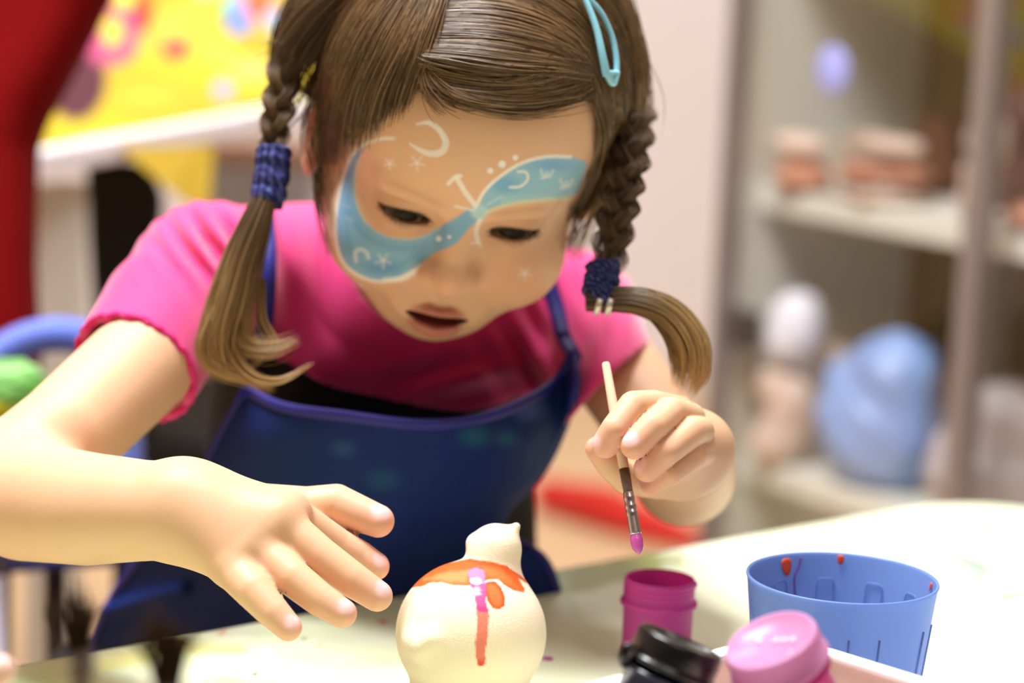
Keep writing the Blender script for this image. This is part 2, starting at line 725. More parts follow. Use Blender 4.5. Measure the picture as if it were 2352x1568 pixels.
# a wet drop of purple paint beside the pot
dp = on_z(1258, 1513, TABLE_Z)
pv, pf = lathe_data([(0.0028, 0.0), (0.0026, 0.0006), (0.0018, 0.0011), (0.0005, 0.0013)], 20, True, True)
pv[:, 0] *= 1.0
o = make_obj('paint_drop', pv, pf, mat('wet_purple_paint', (180, 60, 150), 0.15, coat=0.6))
o.location = tuple(dp)
tag(o, 'wet purple paint drop on the table right of the clay figurine', 'paint')

# ------------------------------------------------------------------ clay figurine
pc = on_z(1082, 1452, TABLE_Z + 0.0345)
PX = np.linalg.norm(pc - CAM) * 0 + (to_px(pc[None])[0, 2] / FPX)   # metres per pixel at the figurine
R_, U_ = RIGHT, np.array([0, 0, 1.0])
Dv = np.cross(U_, np.array([1.0, 0, 0]))        # away from the camera (+y)


def pl(x, y, dz=0.0):
    """figurine point from pixel offsets (x right, y up) and depth away from the viewer (m)"""
    q = P(1082 + x, 1452 - y, to_px(pc[None])[0, 2])
    return q + np.array([0, 1.0, 0]) * dz


pf_ = Field()
pf_.add(lambda p: ell(p, pl(0, -2), (173 * PX, 165 * PX, 168 * PX)), pl(0, 0), 0.04, 0.004)
pf_.add_chain([pl(32, 70), pl(54, 150), pl(58, 198)], [86 * PX, 57 * PX, 50 * PX], 0.008)
pf_.add(lambda p: ell(p, pl(52, 193), (58 * PX, 52 * PX, 42 * PX)), pl(52, 193), 0.02, 0.006)
pf_.add(lambda p: sph(p, pl(6, 208), 15 * PX), pl(6, 208), 0.005, 0.003)
pf_.add_chain([pl(84, 222), pl(104, 243)], [17 * PX, 9 * PX], 0.004)
pf_.add_chain([pl(-126, 8, -0.019), pl(-108, 6, -0.025), pl(-84, 26, -0.029)], [14 * PX, 17 * PX, 8 * PX], 0.009)
pf_.add(lambda p: ell(p, pl(-6, -150), (140 * PX, 135 * PX, 60 * PX)), pl(-6, -150), 0.032, 0.008)


def pot_f(p):
    d = pf_(p)
    return smax(d, TABLE_Z + 0.0005 - p[:, 2], 0.001)


V, F = mesh_field(pot_f, pc - [0.045, 0.045, 0.04], pc + [0.045, 0.045, 0.062], 0.0008)
V = project(pot_f, V, 1)
X = to_px(V)[:, :2]
C = np.tile(s2l((250, 236, 210)), (len(V), 1))
nn = vnoise(V, 700, 9)
front = V[:, 1] < pc[1] + 0.012
org = [(925, 1352), (965, 1322), (1010, 1296), (1080, 1282), (1130, 1290), (1165, 1300), (1190, 1325), (1206, 1352), (1204, 1361), (1180, 1356), (1156, 1342), (1145, 1330),
       (1120, 1332), (1078, 1344), (1040, 1344), (1020, 1337), (990, 1338), (965, 1347)]
sd = poly_sd(X, org) + 1.2 * nn
paint(C, cover(sd, 1.5) * front, (228, 96, 38))
paint(C, cover(poly_sd(X, [(975, 1330), (1030, 1312), (1075, 1310), (1072, 1338), (1040, 1338), (1010, 1332)]) + 2 * nn, 5) * front, (244, 150, 92), 0.8)
paint(C, cover(poly_sd(X, [(1110, 1300), (1150, 1306), (1178, 1336), (1196, 1354), (1160, 1336), (1120, 1322)]) + 2 * nn, 5) * front, (240, 130, 66), 0.6)
sd = poly_sd(X, [(1170, 1305), (1192, 1318), (1212, 1333), (1224, 1344), (1205, 1337), (1186, 1325)])
paint(C, cover(sd + 0.8 * nn, 1.2) * front, (222, 100, 50))
drop = [(1122, 1334), (1138, 1334), (1152, 1350), (1160, 1372), (1159, 1390), (1148, 1399), (1132, 1397), (1120, 1380), (1114, 1358), (1112, 1342)]
sd = poly_sd(X, drop)
paint(C, cover(sd + 0.6 * nn, 1.2) * front, (216, 84, 28))
paint(C, cover(sd + 7, 3) * front, (236, 122, 66), 0.85)
st = [(1076, 1310), (1096, 1302), (1112, 1310), (1116, 1345), (1118, 1385), (1124, 1412), (1122, 1432), (1122, 1455), (1117, 1475), (1114, 1500), (1114, 1525), (1108, 1530),
      (1098, 1529), (1093, 1505), (1090, 1480), (1096, 1450), (1096, 1400), (1090, 1372), (1082, 1352)]
sd = poly_sd(X, st) + 1.8 * nn
m_ = cover(sd, 1.5) * front
paint(C, m_ * (X[:, 1] > 1400), (236, 134, 112))
paint(C, m_ * (X[:, 1] <= 1404), (222, 90, 150))
paint(C, m_ * (X[:, 1] <= 1340), (204, 132, 176))
paint(C, m_ * cover(1514 - X[:, 1], 8), (224, 84, 64))
paint(C, m_ * cover(np.abs(X[:, 1] - 1398) - 6, 5), (205, 60, 120), 0.8)
paint(C, cover(np.hypot((X[:, 0] - 1092) / 1.4, X[:, 1] - 1334) - 8 + 3 * nn, 2) * front, (255, 250, 244))
paint(C, cover(np.hypot((X[:, 0] - 1090) / 1.2, X[:, 1] - 1360) - 10 + 6 * nn, 3) * front, (250, 228, 232), 0.7)
fig = make_obj('clay_figurine', V - pc * [1, 1, 0] - [0, 0, TABLE_Z], F, mat('bisque_clay', rough=0.7, attr='Col', spec=0.25, bump=0.15, bump_scale=900), colors=C)
fig.location = (pc[0], pc[1], TABLE_Z)
tag(fig, 'cream clay animal figurine partly painted orange and pink, standing on the table', 'figurine')

# ------------------------------------------------------------------ pink paint jar (open)
m_pinkplastic = plastic('pink_translucent_plastic', (240, 100, 206), 0.25, 0.5)
m_paint_m = mat('magenta_paint', (196, 36, 184), 0.25, coat=0.4)
jc = on_z(1516, 1328, TABLE_Z + 0.0425)
jr = 83 * to_px(jc[None])[0, 2] / FPX
jar = empty('paint_jar', (jc[0], jc[1], TABLE_Z), 'open magenta paint jar with screw thread between the figurine and the blue cup', 'jar', 'small paint jars')
r = jr
prof = [(0.0, 0.0), (r * 0.90, 0.0), (r * 0.95, 0.002), (r * 0.97, 0.028), (r * 0.985, 0.0290), (r * 1.07, 0.0295), (r * 1.07, 0.0312), (r * 0.97, 0.0318)]
z = 0.0322
while z < 0.0405:
    prof += [(r * 0.965, z), (r * 1.0, z + 0.0009), (r * 1.0, z + 0.0013), (r * 0.965, z + 0.0021)]
    z += 0.0026
prof += [(r * 0.97, 0.0418), (r * 0.96, 0.0428), (r * 0.92, 0.0428), (r * 0.905, 0.0418), (r * 0.90, 0.03), (r * 0.88, 0.006), (0.0, 0.005)]
lathe('jar_body', prof, m_pinkplastic, jar, seg=64)
lathe('paint_surface', [(0.0, 0.0318), (r * 0.6, 0.0320), (r * 0.89, 0.0334), (r * 0.895, 0.0345), (r * 0.89, 0.032), (r * 0.878, 0.008), (0.0, 0.008)], m_paint_m, jar, seg=48)
dv, df = lathe_data([(0.0, 0.0), (0.0014, 0.0005), (0.0019, 0.0018), (0.0012, 0.0034), (0.0, 0.004)], 14)
o = make_obj('paint_drip', dv + np.array([r * 0.93, -r * 0.22, 0.0395]), df, m_paint_m, jar)
tag(o, 'magenta paint drip on the rim')

# ------------------------------------------------------------------ blue cup
m_cup = plastic('blue_translucent_plastic', (156, 186, 238), 0.28, 0.6)
cc = on_z(1935, 1324, TABLE_Z + 0.07)
cd_ = to_px(cc[None])[0, 2]
cr = 221 * cd_ / FPX
cup = empty('plastic_cup', (cc[0], cc[1], TABLE_Z), 'translucent blue plastic cup of paint water at the right of the table', 'cup')
prof = [(0.0, 0.003), (cr * 0.76, 0.003), (cr * 0.80, 0.0), (cr * 0.82, 0.002), (cr * 0.90, 0.035), (cr * 0.985, 0.0675), (cr, 0.0692), (cr * 0.995, 0.07), (cr * 0.972, 0.07), (cr * 0.965, 0.069),
        (cr * 0.878, 0.035), (cr * 0.795, 0.006), (0.0, 0.005)]
lathe('cup_body', prof, m_cup, cup, seg=96)
lathe('paint_water', [(0.0, 0.0245), (cr * 0.838, 0.0245), (cr * 0.79, 0.0065), (0.0, 0.006)], mat('purple_paint_water', (176, 70, 170), 0.1, trans=0.3), cup, seg=64)
m_emb = mat('cup_emboss', (118, 156, 220), 0.4, trans=0.3)


def cup_wall(ang, z, inset=0.0006):
    t = (z - 0.006) / 0.063
    rad = cr * (0.795 + (0.965 - 0.795) * t) - inset
    return np.array([rad * math.cos(ang), rad * math.sin(ang), z])


for a0 in (1.62, 1.04, 2.22, 0.5):
    pts = []
    for k in range(40):
        t = 2 * math.pi * k / 40
        sx, sz = math.copysign(abs(math.cos(t)) ** 0.35, math.cos(t)), math.copysign(abs(math.sin(t)) ** 0.35, math.sin(t))
        pts.append(cup_wall(a0 + sx * 0.105, 0.045 + sz * 0.0125))
    tube('embossed_panel', pts, 0.00035, m_emb, cup, seg=6, closed=True)
m_opaint = mat('orange_paint', (225, 84, 30), 0.4)
for a0, zz, sc in ((2.12, 0.0662, 0.9), (1.46, 0.0682, 0.5), (0.1, 0.0672, 0.45)):
    v, f = lathe_data([(0.0, -0.0002), (0.0034 * sc, 0.0), (0.0026 * sc, 0.0002), (0.0, 0.0003)], 16)
    v[:, 1] *= np.where(v[:, 1] > 0, 2.2, 0.6)
    nrm_ = np.array([-math.cos(a0), -math.sin(a0), 0.2])
    M = axis_matrix(cup_wall(a0, zz), nrm_, (-math.sin(a0), math.cos(a0), 0))
    tag(make_obj('paint_stain', v @ M[:3, :3].T + M[:3, 3], f, m_opaint, cup), 'orange paint stain at the cup rim')
m_vpaint = mat('violet_paint', (120, 60, 150), 0.4)
tube('paint_dribble', catmull([cup_wall(1.93, 0.068), cup_wall(1.95, 0.064), cup_wall(2.01, 0.058), cup_wall(2.0, 0.05)], 16), np.linspace(0.0006, 0.0004, 16), m_vpaint, cup, seg=6)
for k, t in enumerate(np.linspace(0, 1, 9)):
    if k in (2, 5, 6):
        continue
    a0 = -0.25 - 2.7 * t
    rb = [(cr * (0.82 + 0.165 * s) + 0.0002) for s in (0.15, 0.75)]
    tube('moulded_rib', [(rb[0] * math.cos(a0), rb[0] * math.sin(a0), 0.012), (rb[1] * math.cos(a0), rb[1] * math.sin(a0), 0.052)], 0.0005, m_cup, cup, seg=6)

# ------------------------------------------------------------------ tray and the closed jars
RIMZ = 0.618
ta, tb_ = on_z(1890, 1497, RIMZ), on_z(2115, 1568, RIMZ)
t1 = tb_ - ta
t1 /= np.linalg.norm(t1)
t2 = np.array([-t1[1], t1[0], 0])
if t2[0] > 0:
    t2 = -t2
tk = ta - t1 * 0.024                          # far corner of the tray
tray = empty('tray', tuple((tk + t1 * 0.12 + t2 * 0.07) * [1, 1, 0] + [0, 0, TABLE_Z]), 'white rimmed box tray holding paint jars at the front right', 'tray')
m_tray = mat('white_tray_plastic', (236, 214, 206), 0.4)
m_rim = mat('white_tray_rim', (252, 248, 250), 0.35)
TLn, TWn, TH = 0.24, 0.145, RIMZ - TABLE_Z


def tray_wall(p, q, w=0.003):
    p, q = np.array(p), np.array(q)
    dv_ = q - p
    L = np.linalg.norm(dv_)
    M = np.eye(4)
    M[:3, 0] = dv_ / L
    M[:3, 1] = np.cross([0, 0, 1], dv_ / L)
    M[:3, 3] = (p + q) / 2
    M[2, 3] = TABLE_Z + TH / 2
    child_local(box('side_panel', (L + w, w, TH), (0, 0, 0), m_tray, None, M), tray)
    M2 = M.copy()
    M2[2, 3] = RIMZ
    child_local(box('rim', (L + 0.008, 0.0085, 0.003), (0, 0, 0), m_rim, None, M2, 0.001), tray)


c0, c1, c2, c3 = tk, tk + t1 * TLn, tk + t1 * TLn + t2 * TWn, tk + t2 * TWn
for a_, b_ in ((c0, c1), (c1, c2), (c2, c3), (c3, c0)):
    tray_wall(a_, b_)
bz = TABLE_Z + 0.002
child_local(make_obj('base', [(q[0], q[1], bz) for q in (c0, c1, c2, c3)] + [(q[0], q[1], TABLE_Z) for q in (c0, c1, c2, c3)],
                     [(0, 1, 2, 3), (7, 6, 5, 4)], m_tray, smooth=False), tray)


def view_axis(ang, el):
    """unit vector leaning ang degrees right of image-up, el degrees towards the viewer"""
    a, e = math.radians(ang), math.radians(el)
    return math.cos(e) * (math.sin(a) * RIGHT + math.cos(a) * UP) - math.sin(e) * FWD


def closed_jar(px, py, d, ang, el, rpx, m_lid, m_body, label, ribs=False):
    top = P(px, py, d)
    ax = view_axis(ang, el)
    r = rpx * d / FPX
    M = axis_matrix(top, ax, RIGHT)
    e = empty('paint_jar', tuple(top - ax * 0.055), label, 'jar', 'small paint jars')
    lid = [(0.0, -0.0012), (r * 0.86, -0.0012), (r * 0.89, -0.0002), (r * 0.95, 0.0), (r * 0.985, -0.0012), (r, -0.003), (r * 1.01, -0.0105), (r * 1.06, -0.011), (r * 1.06, -0.0125), (r * 0.97, -0.013), (r * 0.96, -0.012)]
    if ribs:
        lid = lid[:6] + [(r, -0.004), (r * 1.012, -0.0048), (r, -0.0056), (r * 1.012, -0.0064), (r, -0.0072), (r * 1.012, -0.008), (r, -0.0088)] + lid[6:]
    L = child_local(lathe('lid', lid, m_lid, None, M, 64), e)
    body = [(0.0, -0.055), (r * 0.84, -0.055), (r * 0.88, -0.053), (r * 0.92, -0.018), (r * 1.0, -0.0175), (r * 1.0, -0.0160), (r * 0.90, -0.0155), (r * 0.90, -0.013), (0.0, -0.0131)]
    child_local(lathe('jar_body', body, m_body, None, M, 48), e)
    return e, M, r, L


m_pinklid = plastic('pink_lid_plastic', (224, 160, 208), 0.3, 0.35)
m_pinkbody = plastic('pink_jar_plastic', (220, 80, 172), 0.3, 0.35)
e, M, r, LID = closed_jar(1768, 1468, 0.945, -24, 22, 113, m_pinklid, m_pinkbody, 'paint jar closed with a pink embossed lid, tilted in the white tray')
m_embp = mat('raised_lid_lettering', (250, 226, 240), 0.3)
# raised lettering worn to strokes, plus two moulding pips
segs = []
for k in range(5):
    x0 = -0.42 + 0.19 * k
    for dx, y0, y1 in ((0.0, -0.07, 0.07), (0.07, -0.07, 0.07)):
        segs.append(((x0 + dx - 0.02, y0), (x0 + dx + 0.02, y1)))
    segs.append(((x0, 0.0 if k % 2 else 0.07), (x0 + 0.08, 0.0 if k % 2 else 0.07)))
segs = [s for i, s in enumerate(segs) if i not in (3, 4, 5)]
parts = []
ca, sa = math.cos(math.radians(-28)), math.sin(math.radians(-28))
for (xa, ya), (xb, yb) in segs:
    pts = []
    for x_, y_ in ((xa, ya), (xb, yb)):
        xr, yr = x_ * ca - y_ * sa, x_ * sa + y_ * ca
        pts.append(M[:3, :3] @ np.array([xr * r + 0.1 * r, -yr * -r - 0.05 * r, -0.0009]) + M[:3, 3])
    parts.append(tube_data(pts, 0.0005, 6))
v, f = join_data(parts)
tag(child_local(make_obj('raised_lettering', v, f, m_embp), LID), 'worn raised lettering on the lid')
for x_, y_ in ((-0.35, 0.45), (0.35, -0.62)):
    v, f = lathe_data([(0.0, 0.0007), (0.0006, 0.0004), (0.0008, 0)], 10)
    v = v + [x_ * r, y_ * r, -0.0012]
    child_local(make_obj('moulding_pip', v @ M[:3, :3].T + M[:3, 3], f, m_embp), LID)

m_blacklid = mat('black_lid_plastic', (14, 14, 18), 0.3, coat=0.3)
m_navyjar = mat('dark_navy_jar', (20, 28, 58), 0.3, coat=0.3)
e, M, r, LID = closed_jar(1566, 1470, 0.965, 23, 1, 104, m_blacklid, m_navyjar, 'dark paint jar with a ribbed black lid, tilted in the white tray', True)
lp = [P(1462, 1487, 0.955), P(1440, 1484, 0.955), P(1432, 1505, 0.955), P(1436, 1525, 0.957), P(1452, 1510, 0.96)]
child_local(tube('lid_tether', catmull(lp, 24), np.interp(np.linspace(0, 1, 24), [0, 0.5, 1], [0.0011, 0.0022, 0.0012]), m_blacklid, None, 8), LID)

# ------------------------------------------------------------------ brushes in a glass, close to the camera
bj = on_z(300, 1790, TABLE_Z) * 0
bj = np.array([P(300, 1500, 0.76)[0], P(300, 1500, 0.76)[1] - 0.02, TABLE_Z])
m_glass = mat('clear_glass', (245, 250, 248), 0.05, trans=1.0)
gl = empty('brush_glass', tuple(bj), 'clear glass holding paintbrushes at the near left of the table', 'glass')
lathe('glass_wall', [(0.0, 0.0), (0.026, 0.0), (0.03, 0.09), (0.0285, 0.09), (0.0245, 0.004), (0.0, 0.004)], m_glass, gl, seg=40)
m_bristle = mat('dark_brown_bristle', (46, 30, 14), 0.8, spec=0.1)
m_handle = mat('grey_brush_handle', (128, 108, 100), 0.4)
m_ferr = mat('brush_ferrule', (120, 105, 95), 0.35, metal=0.5)


def big_brush(base, neck, tips, label):
    base, neck = np.array(base), np.array(neck)
    ax = neck - base
    ax /= np.linalg.norm(ax)
    e = empty('paintbrush', tuple(base), label, 'paintbrush', 'brushes standing in the glass')
    child_local(tube('handle', [base, neck - ax * 0.014], [0.0022, 0.0032], m_handle), e)
    child_local(tube('ferrule', [neck - ax * 0.014, neck], [0.0036, 0.0042], m_ferr), e)
    rg = np.random.default_rng(3)
    ts = []
    for k in range(70):
        t = np.array(tips[k % len(tips)]) + rg.normal(size=3) * 0.0036
        s0 = neck + rg.normal(size=3) * 0.0016
        mid = (s0 + t) / 2 + rg.normal(size=3) * 0.001 + ax * 0.004
        ts.append(tube_data(catmull([s0 - ax * 0.002, mid, t], 6), [0.0009, 0.0009, 0.0008, 0.0007, 0.0005, 0.0002], 4))
    v, f = join_data(ts)
    child_local(make_obj('bristles', v, f, m_bristle), e)


big_brush(bj + [-0.012, 0.008, 0.006], P(187, 1496, 0.77), [P(146, 1380, 0.77), P(166, 1392, 0.775), P(178, 1420, 0.77)], 'leftmost dark-bristled paintbrush close to the camera, bristles leaning left')
big_brush(bj + [0.010, 0.008, 0.006], P(388, 1575, 0.76), [P(338, 1440, 0.76), P(350, 1450, 0.76), P(430, 1478, 0.76)], 'dark-bristled paintbrush with forked tuft close to the camera')

# ------------------------------------------------------------------ another person's hand entering at the lower left
hf = Field()
hd = 0.86
hf.add_chain([P(-190, 1700, hd), P(-90, 1590, hd), P(0, 1540, hd)], [44 * hd / FPX, 42 * hd / FPX, 38 * hd / FPX], 0.004)
for k, (dx, dy) in enumerate(((-20, 62), (-60, 112), (-110, 150))):
    hf.add_chain([P(-200 + dx, 1700 + dy, hd), P(-110 + dx, 1610 + dy, hd - 0.01), P(-40 + dx, 1590 + dy, hd - 0.015)], [0.0068, 0.0064, 0.0055], 0.0015)
hf.add_chain([P(-230, 1640, hd + 0.01), P(-200, 1560, hd + 0.03), P(-140, 1530, hd + 0.035)], [0.0075, 0.007, 0.006], 0.004)
hf.add_chain([P(-220, 1700, hd), P(-380, 1740, hd)], [0.014, 0.019], 0.012)
hf.add_chain([P(-250, 1770, hd), P(-400, 1770, hd)], [0.013, 0.018], 0.012)
hf.add_chain([P(-390, 1755, hd), P(-800, 1740, hd + 0.02)], [0.021, 0.026], 0.012)
V, F = mesh_field(hf, P(-860, 1960, hd - 0.06) - 0.04, P(60, 1480, hd + 0.08) + 0.03, 0.002)
o = make_obj('person', V - P(-500, 1760, hd), F, mat('helper_skin', (238, 196, 182), 0.5, sss=0.15, sss_scale=0.01))
o.location = tuple(P(-500, 1760, hd))
tag(o, 'bare hand of another person reaching in at the lower left corner', 'person')
# ================================================================== background, right: glass-fronted cabinet
ca_ = P(1668, 700, 2.62)[:2]
ce = np.array([0.55, -0.8352])
cn = np.array([0.8352, 0.55])                  # into the cabinet
CW, CDp, CH = 1.25, 0.26, 1.75
cab = empty('display_cabinet', (ca_[0], ca_[1], 0), 'white glass-fronted cabinet with shelves of clay work along the right wall', 'cabinet')
m_cab = mat('white_cabinet_board', (226, 226, 214), 0.6)
m_cabin = mat('khaki_cabinet_back', (138, 116, 76), 0.8)
m_frame = mat('grey_aluminium', (150, 138, 134), 0.4, metal=0.3)
m_pane = bpy.data.materials.new('cabinet_glass')
m_pane.use_nodes = True
nt = m_pane.node_tree
nt.nodes.clear()
out = nt.nodes.new('ShaderNodeOutputMaterial')
mix = nt.nodes.new('ShaderNodeMixShader')
tr = nt.nodes.new('ShaderNodeBsdfTransparent')
gl_ = nt.nodes.new('ShaderNodeBsdfGlossy')
gl_.inputs['Roughness'].default_value = 0.02
mix.inputs[0].default_value = 0.06
nt.links.new(tr.outputs[0], mix.inputs[1])
nt.links.new(gl_.outputs[0], mix.inputs[2])
nt.links.new(mix.outputs[0], out.inputs[0])


def cab_M(s, t, z):
    """cabinet frame: s along the front, t into it, z up"""
    M = np.eye(4)
    M[:3, 0] = [ce[0], ce[1], 0]
    M[:3, 1] = [cn[0], cn[1], 0]
    q = ca_ + ce * s + cn * t
    M[:3, 3] = [q[0], q[1], z]
    return M


def cbox(name, s0, s1, t0, t1, z0, z1, m, bev=0.0):
    o = box(name, (s1 - s0, t1 - t0, z1 - z0), (0, 0, 0), m, None, cab_M((s0 + s1) / 2, (t0 + t1) / 2, (z0 + z1) / 2), bev)
    return child_local(o, cab)


cbox('side_panel', -0.022, 0.0, 0.0, CDp, 0, CH, m_cab)
cbox('side_panel', CW, CW + 0.022, 0.0, CDp, 0, CH, m_cab)
cbox('back_panel', 0, CW, CDp, CDp + 0.012, 0, CH, m_cabin)
cbox('top_panel', -0.022, CW + 0.022, 0, CDp, CH, CH + 0.02, m_cab)
cbox('base_panel', 0, CW, 0.02, CDp, 0.04, 0.06, m_cab)
SH = []
for py_l in (455, 1105):
    q = P(1700, py_l, 2.60)
    SH.append(q[2])
zs = SH + [SH[0] + (SH[0] - SH[1])]
for z_ in zs:
    cbox('shelf', 0.0, CW, 0.035, CDp, z_ - 0.013, z_ + 0.013, m_cab, 0.002)
for a_, b_ in ((0.0, 0.385), (0.385, 0.82), (0.82, CW)):
    vs, fs = join_data([box_data((0.012, 0.02, CH - 0.03), (0, 0, 0), cab_M(a_ + 0.006, -0.01, CH / 2 + 0.015)),
                        box_data((0.012, 0.02, CH - 0.03), (0, 0, 0), cab_M(b_ - 0.006, -0.01, CH / 2 + 0.015)),
                        box_data((b_ - a_, 0.02, 0.024), (0, 0, 0), cab_M((a_ + b_) / 2, -0.01, CH - 0.012)),
                        box_data((b_ - a_, 0.02, 0.024), (0, 0, 0), cab_M((a_ + b_) / 2, -0.01, 0.042))])
    dr_ = child_local(make_obj('door', vs, fs, m_frame, smooth=False), cab)
    pn = box('pane', (b_ - a_ - 0.024, 0.004, CH - 0.08), (0, 0, 0), m_pane, None, cab_M((a_ + b_) / 2, -0.01, CH / 2 + 0.015))
    child_local(pn, dr_)
cbox('door_hinge', 0.004, 0.04, -0.0, 0.02, SH[0] - 0.16, SH[0] - 0.12, mat('dark_hinge', (60, 52, 48), 0.5))


m_clay = mat('pale_clay', (222, 198, 182), 0.8, noise=0.06, noise_scale=30)
m_terra = mat('terracotta_clay', (192, 136, 110), 0.8, noise=0.08, noise_scale=30)
m_brownclay = mat('dark_brown_clay', (92, 54, 30), 0.8, noise=0.1, noise_scale=20)
m_whitep = mat('white_plastic_bag', (238, 238, 248), 0.4, noise=0.04, noise_scale=40)
m_bluep = mat('pale_blue_plastic_bag', (140, 172, 228), 0.35, noise=0.15, noise_scale=18)
m_greyp = mat('grey_plastic_bag', (188, 180, 184), 0.4, noise=0.08, noise_scale=25)


def lump(name, s, t, z, size, m, label, cat, seed=1, parts=None, h=0.005, turn=-0.988):
    """a soft irregular form resting on a shelf, s along it and t into it"""
    q = ca_ + ce * s + cn * t
    base = np.array([q[0], q[1], z])
    f_ = Field()
    size = np.array(size, float)
    for (cx, cy, cz, rx, ry, rz) in (parts or [(0, 0, .5, .5, .5, .5)]):
        c = np.array([cx, cy, cz]) * size
        f_.add(lambda p, c=c, r=np.array([rx, ry, rz]) * size: ell(p, c, r), c, max(rx, ry, rz) * size.max() + 0.02, 0.02)
    def fn(p):
        return smax(f_(p) + 0.005 * vnoise(p, 75, seed), -p[:, 2], 0.004)
    V, F = mesh_field(fn, [-size[0] * .8, -size[1] * .8, -0.01], [size[0] * .8, size[1] * .8, size[2] * 1.25], h)
    o = make_obj(name, V, F, m)
    o.location = tuple(base)
    o.rotation_euler = (0, 0, turn)
    return tag(o, label, cat)


zt = SH[0] + 0.0135
zl = SH[1] + 0.0135
lump('clay_dish', 0.052, 0.050, zt, (0.075, 0.068, 0.03), m_terra, 'terracotta clay dish at the far end of the upper cabinet shelf', 'clay work', 2, [(0, 0, .4, .5, .5, .5), (-.1, .1, .8, .3, .3, .3)])
lump('clay_shell', 0.050, 0.050, zt + 0.033, (0.06, 0.06, 0.026), m_clay, 'pale clay shell lying on the far terracotta dish', 'clay work', 3)
lump('clay_plate', 0.155, 0.072, zt, (0.115, 0.10, 0.016), m_clay, 'flat pale clay plate under the terracotta slab on the upper shelf', 'clay work', 4)
lump('clay_slab', 0.155, 0.072, zt + 0.018, (0.105, 0.09, 0.026), m_terra, 'terracotta slab on the flat pale plate of the upper shelf', 'clay work', 5)
lump('clay_shell', 0.150, 0.070, zt + 0.047, (0.095, 0.08, 0.022), m_clay, 'pale clay shell on top of the terracotta slab', 'clay work', 6)
lump('clay_roof', 0.105, 0.185, zt, (0.11, 0.09, 0.09), m_brownclay, 'dark brown clay form at the back of the upper shelf', 'clay work', 7, [(0, 0, .25, .5, .5, .4), (0.1, 0, .6, .3, .35, .35)])
lump('clay_bowl', 0.260, 0.175, zt, (0.13, 0.12, 0.14), m_brownclay, 'large dark brown clay bowl behind the white figure on the upper shelf', 'clay work', 8, [(0, 0, .3, .4, .4, .4), (0, 0, .7, .5, .5, .3)])
lump('clay_figure', 0.325, 0.045, zt, (0.036, 0.04, 0.105), m_clay, 'slim pale clay figure standing behind the grey door post', 'clay work', 9, [(0, 0, .3, .5, .5, .35), (0.1, 0, .62, .42, .42, .3), (.2, 0, .84, .45, .45, .18)])
lump('clay_dish', 0.392, 0.055, zt, (0.065, 0.06, 0.03), m_terra, 'small orange clay dish at the right end of the upper shelf', 'clay work', 10)
lump('clay_block', 0.046, 0.050, zl, (0.066, 0.07, 0.10), m_clay, 'stacked pale clay pieces on the lower shelf under the white bag', 'clay work', 11, [(0, 0, .25, .5, .5, .3), (0.1, 0.1, .6, .42, .42, .35), (-.1, 0, .85, .35, .4, .2)])
lump('white_bag', 0.050, 0.052, zl + 0.106, (0.066, 0.066, 0.078), m_whitep, 'bright white plastic bag on the pale clay stack of the lower shelf', 'bag', 12, [(0, 0, .4, .5, .5, .42), (0.05, 0, .75, .38, .38, .3)])
lump('clay_cup', 0.045, 0.130, zl, (0.05, 0.05, 0.12), m_clay, 'tall pale clay cup beside the blue bag on the lower shelf', 'clay work', 15, [(0, 0, .45, .42, .42, .5), (0, 0, .9, .5, .5, .12)])
lump('blue_bag', 0.165, 0.090, zl, (0.135, 0.13, 0.155), m_bluep, 'pale blue plastic bag bulging on the lower cabinet shelf', 'bag', 13, [(0, 0, .35, .5, .5, .4), (0.1, 0, .75, .36, .36, .3), (-.22, -.2, .55, .22, .25, .3)])
lump('grey_bag', 0.325, 0.085, zl, (0.13, 0.12, 0.135), m_greyp, 'grey plastic bag on the lower shelf right of the door post', 'bag', 14, [(0, 0, .35, .5, .5, .4), (0.15, 0, .75, .36, .36, .3)])
# round blue reflection on the glass, modelled as a thin disc
sp = P(1912, 160, 1.0) - CAM
num = (np.r_[ca_, 0] - CAM * [1, 1, 0])
nvec = np.r_[cn, 0]
lam = ((np.r_[ca_, 0][:2] - cn * 0.014) @ cn) / (sp[:2] @ cn)
sc_ = CAM + sp * lam
M = axis_matrix(sc_, [-cn[0], -cn[1], 0], [ce[0], ce[1], 0])
v, f = lathe_data([(0.0, 0.0012), (0.022, 0.001), (0.024, 0.0), (0.0, 0.0)], 24)
v[:, 1] *= 1.0
o = make_obj('round_reflection', v @ M[:3, :3].T, f, mat('lavender_reflection', (172, 176, 250), 0.5))
o.location = tuple(sc_)
tag(o, 'round lavender blue reflection modelled as a disc on the upper glass door', 'reflection')

# red toy lying on the floor
rp = on_z(1260, 1135, 0.03)
rq = on_z(1600, 1240, 0.02)
rf = Field()
rf.add_chain([rp, rp * .6 + rq * .4 + [0, 0, .008], rp * .25 + rq * .75, rq], [0.026, 0.034, 0.028, 0.014], 0.01)
cc_ = (rp + rq) / 2
V, F = mesh_field(lambda p: smax(rf(p), 0.001 - p[:, 2], 0.004), np.minimum(rp, rq) - 0.06, np.maximum(rp, rq) + 0.06, 0.006)
o = make_obj('red_toy', V - [cc_[0], cc_[1], 0], F, mat('red_plastic', (206, 40, 34), 0.5))
o.location = (cc_[0], cc_[1], 0)
tag(o, 'long low red object lying on the tan floor behind the raised arm', 'toy')

